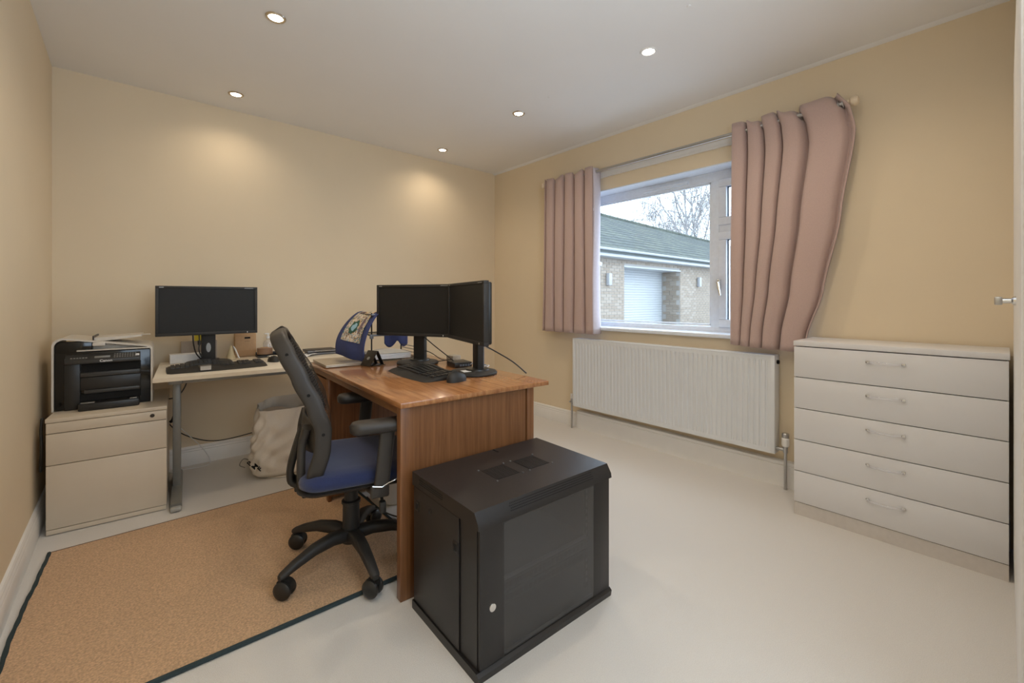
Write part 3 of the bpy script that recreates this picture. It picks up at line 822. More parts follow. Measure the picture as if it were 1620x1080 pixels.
def mouse(cx, cy, z, rz, label, s_=1):
    t = thing('mouse', (cx, cy, z), rz, label, 'mouse')
    def fn(u, v_):
        a = u * 2 * pi; q = v_ * pi / 2
        return (.033 * s_ * cos(a) * cos(q) ** .6, .056 * s_ * sin(a) * cos(q) ** .6, .001 + .038 * s_ * sin(q) ** .9 * (1 - .15 * sin(a)))
    MB().grid(fn, 28, 10).build('shell', M_blackm, t, 180)
    MB().lathe([(0, -.003), (.008, -.003), (.008, .003), (0, .003)], (0, .026 * s_, .029 * s_), 14, 'X').build('scroll_wheel', M_blackm, t)
    return t
mouse(1.055, -.50, WT, radians(10), 'small black mouse on the white desk, right of the wave-shaped keyboard', .92)
mouse(1.500, -1.985, DT, radians(-70), 'black mouse on the wooden desk between the keyboard and the round monitor base', 1.1)

# ------------------------------------------------------------------ laptop, phone stand
LP = thing('laptop', (1.163, -1.192, DT), radians(-5), 'closed pale gold laptop on the far end of the wooden desk', 'laptop')
M_gold = mat('champagne_aluminium', (.50, .43, .34), .32, .6)
B('base', (0, 0, .002), (.215, .325, .009), M_gold, LP, .003)
B('lid', (0, 0, .0095), (.215, .325, .016), M_gold, LP, .003)
B('hinge', (.211, .03, .003), (.2165, .295, .013), mat('dark_hinge', (.08, .075, .07), .3, .6), LP)
ps = thing('phone_stand', (1.415, -1.245, DT), radians(-72), 'small black folded metal device stand between the laptop and the paper tray', 'stand')
s_ = MB()
s_.box((-.05, -.045, .001), (.05, .05, .005), .001)
Mx = Matrix.Translation((0, .045, .003)) @ Matrix.Rotation(radians(28), 4, 'X')
s_.box((-.04, -.002, 0), (-.012, .002, .092), .001, Mx).box((.012, -.002, 0), (.04, .002, .092), .001, Mx).box((-.04, -.002, .072), (.04, .002, .092), .001, Mx)
Mx = Matrix.Translation((0, -.002, .085)) @ Matrix.Rotation(radians(146), 4, 'X')
s_.box((-.04, -.002, 0), (.04, .002, .10), .001, Mx)
s_.build('bent_plate', mat('bronze_black_metal', (.035, .028, .022), .3, .5), ps)
MB().cyl((0, -.03, .040), (0, -.036, .045), .010).build('pad', M_greymetal, ps)

# ------------------------------------------------------------------ letter tray, papers, cloth bag
LT = thing('letter_tray', (1.612, -1.015, DT), radians(-3.4), 'black three-tier wire letter tray behind the left monitor of the pair', 'letter tray')
TW, TD = .30, .25      # local x, y
TZ = (.012, .165, .292)
for z in TZ:
    wr_ = MB()
    for yy in (-TD / 2, TD / 2): wr_.tube([(-TW / 2, yy, z), (TW / 2, yy, z)], .003, 6)
    for i in range(5): wr_.tube([(-TW / 2, -TD / 2 + i * TD / 4, z - .006), (TW / 2, -TD / 2 + i * TD / 4, z - .006)], .0016, 6)
    for xx in (-TW / 2, TW / 2): wr_.tube([(xx, -TD / 2, z), (xx, TD / 2, z)], .003, 6)
    wr_.build('tier', M_blackp, LT)
for xx in (-TW / 2, TW / 2):
    for yy in (-TD / 2, TD / 2):
        MB().cyl((xx, yy, 0), (xx, yy, TZ[2] + .01), .0045, n=10).build('post', M_blackp, LT)
for z in (.035, .055, .075):
    MB().tube([(TW / 2, -TD / 2, z), (TW / 2, TD / 2, z)], .002, 6).build('side_rod', M_blackp, LT)
for z in TZ[1:]:
    MB().box((-TW / 2 - .002, -TD / 2 - .006, z - .006), (TW / 2 + .002, -TD / 2 + .002, z + .004), .002).build('tray_lip', mat('grey_tray_lip', (.20, .21, .23), .35, .4), LT)
MB().box((-TW / 2 - .012, -TD / 2 - .010, TZ[1] - .022), (-TW / 2 + .010, -TD / 2 + .004, TZ[1] + .006), .003).build('corner_bracket', mat('grey_tray_lip', (.20, .21, .23), .35, .4), LT)
PP = thing('paper_stack', (1.575, -1.065, DT + .016), radians(-6), 'white stack of papers in a clear folder on the lower tier of the wire tray', 'papers')
for i in range(4):
    B('sheet', (-.13, -.105, .001 + i * .008), (.13, .100, .007 + i * .008), M_paper, PP, 0, Matrix.Rotation(radians(1.3 * i - 2), 4, 'Z'))
MB().grid(lambda u, v_: (-.12 + .25 * u, -.10 + .20 * v_, .034 + .022 * sin(pi * u) * sin(pi * v_) ** 1.5), 14, 10).build('curled_sheet', mat('cream_paper', (.70, .64, .55), .8), PP)
# cloth bag draped over the tray, hanging on its left side; runs along world -y towards the chair end
BGp = thing('cloth_bag', (1.33, -.875, DT), 0, 'blue cotton bag draped over the wire tray with a colourful printed picture', 'bag')
def drape(v_):
    """x away from the foot line, z above the desk"""
    P_ = [(.0, .0), (-.004, .05), (.002, .105), (.022, .160), (.050, .210), (.085, .255), (.115, .285), (.140, .300), (.160, .306)]
    k = v_ * (len(P_) - 1); i = min(int(k), len(P_) - 2); f_ = k - i
    def c(j):
        p0 = P_[max(i - 1, 0)][j]; p1 = P_[i][j]; p2 = P_[i + 1][j]; p3 = P_[min(i + 2, len(P_) - 1)][j]
        return .5 * (2 * p1 + (p2 - p0) * f_ + (2 * p0 - 5 * p1 + 4 * p2 - p3) * f_ ** 2 + (-p0 + 3 * p1 - 3 * p2 + p3) * f_ ** 3)
    return c(0), c(1)
def bagf(u, v_, off=0):
    x, z = drape(v_)
    zb = lerp(.040, .004, u) * (1 - v_)          # the foot of the cloth rises towards the back
    x = lerp(x * 1.15, .062 + x * .72, u) + .005 * sin(9 * u + 4 * v_) * (1 - v_ * .5)
    y = -.295 * u * (1 - .10 * v_ ** 2) - .012 * sin(2.2 * v_) * u
    nz = off * .45 * v_
    return (x - off, y - off * .25, z + zb + nz)
o = MB().grid(bagf, 20, 30).build('cloth', M_bluebag, BGp, 180)
md = o.modifiers.new('s', 'SOLIDIFY'); md.thickness = .004; md.offset = 0
mp_ = bpy.data.materials.new('printed_picture'); mp_.use_nodes = True
t = mp_.node_tree; b = t.nodes['Principled BSDF']
tcn = t.nodes.new('ShaderNodeTexCoord'); vo = t.nodes.new('ShaderNodeTexVoronoi'); vo.inputs['Scale'].default_value = 34
no = t.nodes.new('ShaderNodeTexNoise'); no.inputs['Scale'].default_value = 26; no.inputs['Detail'].default_value = 4
vm = t.nodes.new('ShaderNodeMixRGB'); vm.inputs['Fac'].default_value = .35
t.links.new(tcn.outputs['Object'], no.inputs['Vector']); t.links.new(tcn.outputs['Object'], vm.inputs[1]); t.links.new(no.outputs['Color'], vm.inputs[2])
t.links.new(vm.outputs[0], vo.inputs['Vector'])
sx_ = t.nodes.new('ShaderNodeSeparateColor'); t.links.new(vo.outputs['Color'], sx_.inputs[0])
rmp = t.nodes.new('ShaderNodeValToRGB'); rmp.color_ramp.interpolation = 'CONSTANT'
cols = [(0, (.66, .56, .46)), (.45, (.60, .42, .18)), (.56, (.10, .08, .07)), (.66, (.70, .64, .58)), (.78, (.05, .14, .09)), (.86, (.30, .18, .12)), (.93, (.25, .40, .50))]
rmp.color_ramp.elements[0].color = (*cols[0][1], 1); rmp.color_ramp.elements[1].position = cols[1][0]; rmp.color_ramp.elements[1].color = (*cols[1][1], 1)
for p_, c in cols[2:]:
    e = rmp.color_ramp.elements.new(p_); e.color = (*c, 1)
t.links.new(sx_.outputs[0], rmp.inputs['Fac']); t.links.new(rmp.outputs['Color'], b.inputs['Base Color']); b.inputs['Roughness'].default_value = .7
MB().grid(lambda u, v_: bagf(.17 + .66 * u, .26 + .74 * v_, .006), 16, 24).build('printed_panel', mp_, BGp, 180)
# motif: a dark green leaf shape round a pale blue centre, and a tall mauve tower shape
def patch(cu, cv, ru, rv, seed, m, off, name):
    rnd = random.Random(seed); k = 18
    ctr = bagf(cu, cv, off); vs = [ctr]
    for i in range(k):
        a = 2 * pi * i / k; q = 1 + rnd.uniform(-.22, .22)
        vs.append(bagf(cu + ru * q * cos(a), cv + rv * q * sin(a), off))
    m_ = MB(); m_.add(vs, [(0, i + 1, (i + 1) % k + 1) for i in range(k)]); return m_.build(name, m, BGp, 0)
patch(.46, .48, .12, .11, 3, mat('print_green', (.03, .10, .07), .7), .0085, 'print_motif')
patch(.47, .47, .07, .06, 5, mat('print_pale_blue', (.30, .50, .60), .7), .0095, 'print_motif')
patch(.68, .53, .05, .16, 8, mat('print_mauve', (.20, .14, .16), .7), .0085, 'print_motif')
patch(.34, .80, .12, .06, 9, mat('print_brown', (.12, .08, .08), .7), .0085, 'print_motif')
# loose end of the same bag hanging behind the tray
def tail(u, v_): return (1.65 + .17 * u, -.893 + .006 * sin(8 * u) - .012 * u, DT + .180 - v_ * (.075 + .05 * abs(sin(5.2 * u + .4))))
o = MB().grid(tail, 18, 8).build('cloth', M_bluebag); tag(o, 'crumpled blue cloth hanging from the wire tray under the left monitor of the pair', 'cloth'); o.name = 'draped_cloth'
md = o.modifiers.new('s', 'SOLIDIFY'); md.thickness = .004

# ------------------------------------------------------------------ black network box and small box behind monitors
BX = thing('network_box', (1.705, -1.665, DT), radians(-12), 'flat black router box between the stands of the angled monitors', 'router')
B('case', (-.0, -.0, .002), (.105, .125, .030), M_blackp, BX, .003)
for i in range(4): B('port', (.03 + i * .016, -.0008, .008), (.042 + i * .016, .001, .020), mat('blue_grey_port', (.12, .16, .22), .4), BX)
o = B('power_adapter', (1.80, -1.50, DT + .001), (1.86, -1.43, DT + .045), mat('putty_plastic', (.42, .36, .28), .5), None, .004)
tag(o, 'small putty-coloured box behind the black router box', 'adapter')

def cable(pts, r, m, label, n=40):
    o = MB().tube(bez(pts, n), r, 7).build('cable', m); return tag(o, label, 'cable')
cable([(1.655, -1.36, .93), (1.70, -1.45, .86), (1.735, -1.55, .80), (1.745, -1.60, .775)], .003, M_blackp, 'black cable from the left monitor of the pair down to the router')
cable([(1.66, -1.30, .83), (1.70, -1.40, .815), (1.74, -1.47, .775), (1.80, -1.49, .765), (1.81, -1.56, .765)], .0025, M_blackp, 'thin black cable looping behind the monitor stand to the putty box')
cable([(1.69, -1.36, .762), (1.73, -1.42, .757), (1.76, -1.50, .772), (1.76, -1.56, .782)], .0025, M_blackp, 'black cable lying low behind the left stand of the pair')
cable([(1.705, -1.90, .905), (1.76, -1.95, .865), (1.83, -2.01, .81), (1.873, -2.07, .752)], .0035, M_blackp, 'black cable sloping from the side-on monitor to the desk edge')
cable([(1.705, -1.88, .93), (1.718, -1.895, .895), (1.75, -1.93, .872)], .003, M_paper, 'short white cable at the back of the side-on monitor')
for k, (c, lb) in enumerate(((M_paper, 'white network lead tangled behind the router'), (mat('blue_lead', (.12, .25, .40), .4), 'blue network lead tangled behind the router'))):
    cable([(1.79 + .01 * k, -1.68, DT + .013), (1.83, -1.70 - .02 * k, DT + .03 + .01 * k), (1.80, -1.76, DT + .012), (1.84, -1.80 + .03 * k, DT + .02), (1.80, -1.82, DT + .008)], .0022, c, lb)
cable([(.64, -.325, .915), (.645, -.32, .85), (.66, -.30, .79), (.69, -.28, .745), (.70, -.25, .728)], .004, M_blackp, 'black cable curving down left of the stand of the monitor on the white desk')
cb = cable([(.672, -.325, .915), (.675, -.32, .86), (.672, -.32, .81), (.69, -.31, .76), (.705, -.27, .728)], .0035, M_blackp, 'black cable with a ferrite lump beside the stand on the white desk')
MB().cyl((.6735, -.32, .872), (.6735, -.32, .845), .0085).build('ferrite', M_blackp, cb)
cable([(.60, -.42, .70), (.60, -.41, .62), (.56, -.40, .55), (.50, -.36, .53)], .0035, M_blackp, 'black cable sagging under the white desk top near its leg')
cable([(.55, -.45, .70), (.545, -.44, .55), (.54, -.43, .47), (.545, -.40, .42)], .003, M_blackp, 'black cable hanging straight beside the grey desk leg')
cable([(.545, -.40, .45), (.56, -.34, .37), (.63, -.25, .26), (.72, -.15, .12), (.75, -.10, .008), (.60, -.10, .006), (.45, -.12, .005)], .002, M_paper, 'thin white cable trailing to the carpet under the white desk')
cable([(.50, -.16, .40), (.56, -.11, .29), (.66, -.07, .20), (.80, -.05, .145), (1.0, -.05, .155), (1.2, -.05, .19)], .0035, M_blackp, 'black cable swagging along the skirting behind the white desk')
cable([(.545, -.41, .44), (.535, -.405, .41), (.525, -.40, .40)], .009, M_blackp, 'black plug hanging at the end of a cable beside the desk leg')
cable([(.024, -.60, .555), (.022, -.62, .50), (.026, -.64, .42), (.020, -.62, .30)], .006, M_blackp, 'black strip standing in for the shade between the left wall and the filing cabinet')  # dark tube paints the shade of the gap beside the cabinet
cable([(1.355, -1.30, .010), (1.345, -1.45, .010), (1.375, -1.60, .008), (1.47, -1.75, .008)], .004, M_blackp, 'black cable on the carpet under the wooden desk')

# ------------------------------------------------------------------ clutter on the white desk
o = B('cardboard_box', (.905, -.085, WT + .001), (1.035, -.035, WT + .165), M_kraft, None, .002); tag(o, 'upright kraft cardboard box with a small black stamp behind the monitor stand', 'box')
B('stamp', (.962, -.0862, WT + .128), (.998, -.0851, WT + .14), M_void, o)
B('stamp', (.964, -.0862, WT + .109), (.996, -.0851, WT + .112), mat('faded_stamp', (.30, .19, .11), .8), o)
B('flap', (.903, -.0868, WT + .006), (1.036, -.0851, WT + .045), mat('kraft_flap', (.48, .29, .15), .8), o)
o = B('cardboard_folder', (.600, -.06, WT + .001), (.80, -.04, WT + .128), mat('greyish_card', (.42, .35, .28), .8), None, .001); tag(o, 'greyish card folder leaning on the wall left of the monitor stand', 'folder')
for i in range(2): B('printed_line', (.715, -.0612, WT + .082 - i * .032), (.785, -.0599, WT + .086 - i * .032), mat('red_print', (.35, .10, .08), .8), o)
o = B('sticky_note', (.672, -.075, WT + .130), (.735, -.062, WT + .185), mat('yellow_note', (.75, .62, .05), .7), None, .0005); tag(o, 'yellow note standing above the card folder behind the monitor', 'note')
o = B('envelope', (.535, -.20, WT + .001), (.72, -.10, WT + .055), M_paper, None, .001); tag(o, 'low white box lying behind the left end of the wave keyboard', 'box')
TP = thing('tape_roll', (1.075, -.165, WT), 0, 'roll of brown parcel tape on a black tray beside the clear bottle', 'tape')
M_tape = mat('brown_tape', (.27, .155, .09), .3)
ring = [(.026, 0), (.048, 0), (.050, .002), (.050, .044), (.048, .046), (.026, .046)]
MB().lathe(ring + [ring[0]], (0, 0, .016), 32).build('roll', M_tape, TP)
MB().lathe([(.024, 0), (.0265, 0), (.0265, .049), (.024, .049), (.024, 0)], (0, 0, .016), 28).build('core', M_kraft, TP)
TY = thing('pen_tray', (1.095, -.19, WT), radians(-3), 'small black plastic tray under the parcel tape', 'tray')
B('bottom', (-.075, -.055, .001), (.09, .055, .005), M_blackp, TY)
for a, b2 in (((-.075, -.058, .001), (.09, -.053, .014)), ((-.075, .053, .001), (.09, .058, .030)), ((-.078, -.058, .001), (-.073, .058, .014)), ((.075, -.058, .001), (.092, .058, .034))): B('side', a, b2, M_blackp, TY, .001)
BT = thing('bottle', (1.115, -.07, WT), 0, 'clear plastic pump bottle standing by the wall beside the tape', 'bottle')
MB().lathe([(0, .002), (.030, .002), (.032, .006), (.032, .085), (.024, .104), (.012, .112), (.012, .122), (0, .122)], n=24).build('body', M_acryl, BT)
MB().lathe([(0, .122), (.013, .122), (.013, .138), (.004, .140), (.004, .155), (0, .155)], n=16).box((-.022, -.006, .152), (.008, .006, .160), .002).build('pump', M_paper, BT)
B('label', (-.02, -.0335, .028), (.02, -.031, .06), mat('blue_white_label', (.30, .36, .50), .6), BT)
CP_ = thing('small_candle', (.862, -.20, WT), 0, 'small cream cone beside a white pen in front of the cardboard box', 'ornament')
MB().lathe([(0, .001), (.026, .001), (.024, .02), (.010, .078), (.004, .094), (0, .095)], n=20).build('cone', mat('cream_wax', (.62, .50, .30), .6), CP_)
o = MB().tube([(.905, -.235, WT + .008), (.885, -.215, WT + .07), (.875, -.205, WT + .09)], [.004, .005, .004], 8).build('pen', M_paper); tag(o, 'white pen leaning against the cream cone', 'pen')
TR = random.Random(4)
for i, (x, y, z, r, lb) in enumerate(((1.135, -.34, 0, 20, 'crumpled clear blister pack right of the black mouse'), (1.20, -.30, 0, -12, 'flat folded leaflet by the chair back on the white desk'), (1.215, -.41, 0, 35, 'white paper sheet nearest the chair back on the white desk'), (1.30, -.36, 0, 5, 'white booklet between the chair back and the dark notebooks'))):
    o = thing('leaflet', (x, y, WT), radians(r), lb, 'paper')
    am = (.014, .009, .004, .010)[i]
    q = MB().grid(lambda u, v_: ((u - .5) * .13, (v_ - .5) * .10, .003 + am * (1 + sin(6 * u + i) * cos(5 * v_ + 2 * i))), 10, 8)
    e = q.build('sheet', M_paper if i else mat('foil_white', (.70, .66, .58), .3), o, 180); md = e.modifiers.new('s', 'SOLIDIFY'); md.thickness = .0015
for i, (z, dx, c, lb) in enumerate(((0, .0, (.05, .055, .065), 'slate grey notebook at the bottom of the pair on the white desk'), (.019, -.012, (.035, .030, .028), 'dark brown notebook with a pen clasp on top of the slate one'))):
    nb = thing('notebook', (1.435 + dx, -.255 + dx, WT + z), radians(-6 + 4 * i), lb, 'notebook')
    B('cover', (-.105, -.075, .001), (.105, .075, .004), mat('cover_%d' % i, c, .5), nb, .001); B('cover', (-.105, -.075, .0145), (.105, .075, .018), mat('cover_%d' % i, c, .5), nb, .001)
    B('pages', (-.102, -.072, .004), (.103, .073, .0145), mat('grey_pages', (.32, .32, .34), .8), nb)
o = MB().cyl((1.36, -.343, WT + .030), (1.475, -.352, WT + .030), .0045, n=10).build('pen_clasp', M_chrome); o.name = 'metal_pen'; tag(o, 'metal pen along the front edge of the notebooks', 'pen')

# ------------------------------------------------------------------ white bag on the floor
WB = thing('woven_bag', (1.12, -.52, 0), radians(-12), 'large crumpled off-white bag with open top on the carpet under the white desk', 'bag')
def bagshell(inset=0):
    def fn(u, v_):
        a = 2 * pi * u
        w = interp([(0, .165), (.06, .195), (.25, .205), (.6, .195), (1, .178)], v_) - inset
        d = interp([(0, .12), (.06, .155), (.3, .16), (.7, .135), (1, .115)], v_) - inset
        e = .62
        cx_, sy_ = cos(a), sin(a)
        x = (abs(cx_) ** e) * (1 if cx_ > 0 else -1) * w; y = (abs(sy_) ** e) * (1 if sy_ > 0 else -1) * d
        cr = .011 * sin(5 * a + 11 * v_) * sin(9 * v_ + 2 * a) + .008 * sin(13 * a - 17 * v_ + sin(7 * v_) * 2) + .006 * sin(23 * v_ + 3 * sin(4 * a))
        k = min(1, v_ * 6)
        x *= 1 + cr * 4 * k; y *= 1 + cr * 5 * k
        zz = .005 + .445 * v_ + (.028 * sin(a + .6) * v_ ** 2)
        x += .02 * v_
        return (x, y, zz)
    return fn
m_ = MB().grid(bagshell(), 72, 44)
m_.grid(lambda u, v_: bagshell(.006)(u, 1 - v_ * .55), 72, 10)
m_.lathe([(0, .004), (.15, .004), (.15, .006), (0, .006)], n=20)
m_.build('sack', M_bag, WB, 180)
MB().grid(lambda u, v_: (-.13 + .30 * u, -.09 + .18 * v_, .385 + .012 * sin(7 * u) + .01 * cos(6 * v_)), 10, 8).build('contents', mat('beige_contents', (.55, .46, .36), .8), WB)
# black lettering fragments low on the left face
for ch, x, z in (('P', -.196, .128), ('M', -.168, .104), ('F', -.142, .082)):
    text(ch, .040, (x, -.1675 + (x + .196) * .12, z), Matrix.Rotation(radians(-38), 4, 'Y') @ RX90, M_void, WB, .004)
MB().tube(bez([(-.20, .02, .09), (-.235, .0, .11), (-.255, -.03, .085), (-.225, -.05, .07)], 16), .003, 6).build('strap_end', M_greymetal, WB)

# ------------------------------------------------------------------ bucket under the desk
BK = thing('waste_bin', (1.47, -1.40, 0), 0, 'white plastic waste bin on the carpet under the wooden desk', 'bin')
MB().lathe([(.0, .004), (.085, .004), (.088, .010), (.105, .235), (.110, .24), (.110, .248), (.102, .248), (.085, .02), (0, .014)], n=32).build('tub', M_white, BK)
MB().tube([(.109 * cos(t), .109 * sin(t), .246) for t in [2 * pi * i / 32 for i in range(32)]], .004, 6, closed=True).build('rim', M_white, BK)

# ------------------------------------------------------------------ swivel chair (faces local +x)
TH = radians(-15)
CH = thing('swivel_chair', (1.062, -1.825, 0), TH, 'black mesh-back swivel office chair with a navy seat tucked at the wooden desk', 'chair')
FZ = .009                           # rug surface
# star base
def leg_mesh():
    prof_ = [(.030, .118, .030, .026), (.09, .128, .026, .024), (.17, .122, .022, .021), (.25, .100, .019, .017), (.298, .082, .017, .013), (.308, .078, .012, .009)]
    vs = []; fs = []
    for x, z, hw, hh_ in prof_:
        for k in range(12):
            t = 2 * pi * k / 12; c, s2 = cos(t), sin(t)
            vs.append((x, (abs(c) ** .6) * (1 if c > 0 else -1) * hw, z + (abs(s2) ** .7) * (1 if s2 > 0 else -1) * hh_))
    for i in range(len(prof_) - 1):
        for k in range(12): fs.append((i * 12 + k, i * 12 + (k + 1) % 12, (i + 1) * 12 + (k + 1) % 12, (i + 1) * 12 + k))
    fs += [tuple(range(11, -1, -1)), tuple(range(len(prof_) * 12 - 12, len(prof_) * 12))]
    return MB().add(vs, fs).mesh('base_leg', M_blackm, 50)
lm = leg_mesh()
cm = MB().cyl((0, 0, .052), (0, 0, .085), .008, n=12)
cm.lathe([(0, -.012), (.018, -.012), (.030, -.008), (.034, -.004), (.034, .004), (.030, .008), (.018, .012), (0, .012)], (-.010, -.017, .034), 22, 'Y')
cm.lathe([(0, -.012), (.018, -.012), (.030, -.008), (.034, -.004), (.034, .004), (.030, .008), (.018, .012), (0, .012)], (-.010, .017, .034), 22, 'Y')
cm.prism([(-.042, .034), (-.040, .052), (-.028, .066), (-.008, .072), (.014, .064), (.018, .050), (.006, .044), (-.010, .046), (-.026, .040)], 'Y', -.012, .012)
cmesh = cm.mesh('caster', M_blackp, 40)
cdirs = [-60, 35, 100, 150, 20]
for k in range(5):
    a = radians(193.6) - TH + k * 2 * pi / 5
    lo = bpy.data.objects.new('base_leg', lm); C.objects.link(lo); lo.parent = CH; lo.rotation_euler = (0, 0, a); lo.location = (0, 0, FZ - .002)
    ca = bpy.data.objects.new('caster', cmesh); C.objects.link(ca); ca.parent = lo; ca.location = (.296, 0, .0025); ca.rotation_euler = (0, 0, radians(cdirs[k]))
MB().lathe([(0, .082), (.038, .082), (.043, .10), (.042, .14), (.0, .145)], (0, 0, FZ), 28).build('hub', M_blackm, CH)
MB().lathe([(0, .12), (.036, .12), (.034, .245), (.039, .248), (.039, .258), (.028, .262), (.028, .345), (.036, .365), (.036, .38), (0, .38)], (0, 0, FZ), 28).build('gas_column', M_blackm, CH)
mc = MB().prism([(-.20, .372), (-.19, .350), (-.05, .345), (.0, .34), (.07, .35), (.15, .375), (.16, .41), (-.12, .41)], 'Y', -.10, .10)
mc.box((-.22, -.035, .352), (-.08, .035, .385), .006)
mc.build('mechanism', M_blackm, CH)
# seat
def rsq(w0, w1, d, r, n=8):
    """rounded rectangle outline x in [w0,w1], |y|<=d"""
    out = []
    for cx, cy, a0 in ((w1 - r, d - r, 0), (w0 + r, d - r, 90), (w0 + r, -d + r, 180), (w1 - r, -d + r, 270)):
        for i in range(n + 1):
            a = radians(a0 + 90 * i / n); out.append((cx + r * cos(a), cy + r * sin(a)))
    return out
def cushion(w0, w1, d, z0, z1, r, drop=.02):
    m = MB(); n = None; rows = []
    for k, (ins, z) in enumerate(((.015, z0), (.002, z0 + .010), (0, lerp(z0, z1, .5)), (.006, z1 - .012), (.022, z1 - .002), (.06, z1 + .004), (.14, z1 + .002))):
        o_ = rsq(w0 + ins, w1 - ins, d - ins, max(.02, r - ins * .5)); n = len(o_)
        rows.append([(x, y, z - (drop * max(0, (x - .12) / .15) ** 2 if k > 1 else 0)) for x, y in o_])
    vs = [p for r_ in rows for p in r_]
    fs = [(i * n + k, i * n + (k + 1) % n, (i + 1) * n + (k + 1) % n, (i + 1) * n + k) for i in range(len(rows) - 1) for k in range(n)]
    fs += [tuple(range(n - 1, -1, -1)), tuple(range((len(rows) - 1) * n, len(rows) * n))]
    return m.add(vs, fs)
cushion(-.205, .265, .243, .412, .470, .075).build('seat_cushion', M_blue, CH, 60)
cushion(-.212, .250, .236, .392, .418, .07, 0).build('seat_shell', M_chairp, CH, 60)
# back
BF = [(.40, -.155), (.47, -.148), (.56, -.125), (.645, -.122), (.73, -.150), (.84, -.200), (.93, -.243), (.985, -.270)]
BWd = [(.40, .135), (.44, .185), (.50, .212), (.60, .225), (.70, .232), (.84, .222), (.92, .205), (.96, .185), (.985, .15)]
def bx(z): return interp(BF, z)
def bw(z): return interp(BWd, z)
rail = []
zz = [.400 + i * (.985 - .400) / 34 for i in range(35)]
for z in zz: rail.append((bx(z), -bw(z), z))
for i in range(1, 8): 
    u = i / 8; rail.append((bx(.985) - .006 * sin(pi * u), lerp(-.15, .15, u), .985 + .012 * sin(pi * u)))
for z in zz[::-1]: rail.append((bx(z), bw(z), z))
for i in range(1, 8):
    u = i / 8; rail.append((bx(.40), lerp(.135, -.135, u), .400 - .012 * sin(pi * u)))
MB().tube(rail, 1, 14, sec=(.030, .016, (0, 1, 0)), closed=True).build('back_frame', M_chairp, CH, 60)
# note: section half sizes are across the rail's face and its thickness
def bsurf(u, z, off=0.0):
    """mesh surface dishes back between the rails"""
    w = bw(z) - .008; y = lerp(-w, w, u)
    k = sin(pi * min(1, max(0, (z - .60) / .40))) ** .6
    return Vector((bx(z) + .020 + .034 * k * sin(pi * u) ** .45 - off, y, z))
th_ = MB()
zA, zB = .635, .972
for i in range(40):
    z = lerp(zA, zB, i / 39)
    vs = []
    for k in range(19):
        p = bsurf(k / 18, z); vs += [p + Vector((0, 0, -.0018)), p + Vector((0, 0, .0018))]
    th_.add(vs, [(2 * k, 2 * k + 2, 2 * k + 3, 2 * k + 1) for k in range(18)])
for i in range(38):
    u = i / 37
    vs = []
    for k in range(19):
        z = lerp(zA, zB, k / 18); p = bsurf(u, z, .0004); vs += [p + Vector((0, -.0018, 0)), p + Vector((0, .0018, 0))]
    th_.add(vs, [(2 * k, 2 * k + 2, 2 * k + 3, 2 * k + 1) for k in range(18)])
mo = th_.build('mesh_fabric', mat('charcoal_mesh', (.035, .034, .034), .6), CH, 180); mo['kind'] = 'stuff'
# lumbar panel joins the rails
lp = MB().grid(lambda u, v_: (bx(lerp(.555, .668, v_)) - .012 - .050 * sin(pi * u) ** .8 - .010 * sin(pi * v_), lerp(-bw(.6), bw(.6), u), lerp(.555, .668, v_) - .03 * (1 - abs(2 * u - 1)) * (1 - v_)), 24, 8)
o = lp.build('lumbar_panel', M_chairp, CH, 180); md = o.modifiers.new('s', 'SOLIDIFY'); md.thickness = .010
MB().tube(bez([(-.10, 0, .372), (-.215, 0, .385), (-.235, 0, .43), (-.215, 0, .52), (-.19, 0, .60)], 20), 1, 12, sec=(.05, .014, (1, 0, 0))).build('back_support', M_blackm, CH, 60)
for sy in (-1, 1):
    MB().tube(bez([(-.172, sy * .06, .392), (-.192, sy * .135, .42), (-.196, sy * .150, .50), (-.192, sy * .150, .58), (-.176, sy * .165, .645)], 18), 1, 12, sec=(.022, .015, (1, 0, 0))).build('back_brace', M_chairp, CH, 60)
    for z in (.93, .78, .63, .45):
        MB().cyl((bx(z), sy * (bw(z) + .013), z), (bx(z), sy * (bw(z) + .0175), z), .006, n=12).build('screw', M_void, CH)
# armrests
for sy in (-1, 1):
    pst = MB().tube([(.075, sy * .272, .385), (.085, sy * .275, .45), (.105, sy * .278, .643)], 1, 14, sec=(.014, .028, (1, 0, 0)))
    pst.box((.04, sy * .272 - .012, .372), (.11, sy * .272 + .012, .42), .008)
    pst.tube([(.075, sy * .27, .39), (.06, sy * .20, .385), (.05, sy * .12, .388)], 1, 10, sec=(.012, .03, (1, 0, 0)))
    po = pst.build('arm_post', M_chairp, CH, 60)
    MB().tube([(.045, sy * .2905, .425), (.08, sy * .2925, .418), (.105, sy * .2925, .430), (.135, sy * .292, .438)], .0028, 8).build('trim', M_chrome, po)
    pad = MB(); rows = []
    for ins, z in ((.012, .626), (.002, .634), (0, .655), (.008, .667), (.02, .671)):
        rows.append([(x, y + sy * .275, z) for x, y in rsq(-.035 + ins, .225 - ins, .044 - ins, .038 - ins * .8)])
    n = len(rows[0]); pad.add([p for r_ in rows for p in r_], [(i * n + k, i * n + (k + 1) % n, (i + 1) * n + (k + 1) % n, (i + 1) * n + k) for i in range(len(rows) - 1) for k in range(n)] + [tuple(range(n - 1, -1, -1)), tuple(range((len(rows) - 1) * n, len(rows) * n))])
    pad.build('arm_pad', M_chairp, CH, 60)
MB().tube([(.08, -.10, .375), (.09, -.21, .36), (.09, -.245, .335)], [.006, .006, .006], 8).box((.078, -.262, .300), (.102, -.232, .345), .006).build('lever', M_blackm, CH)
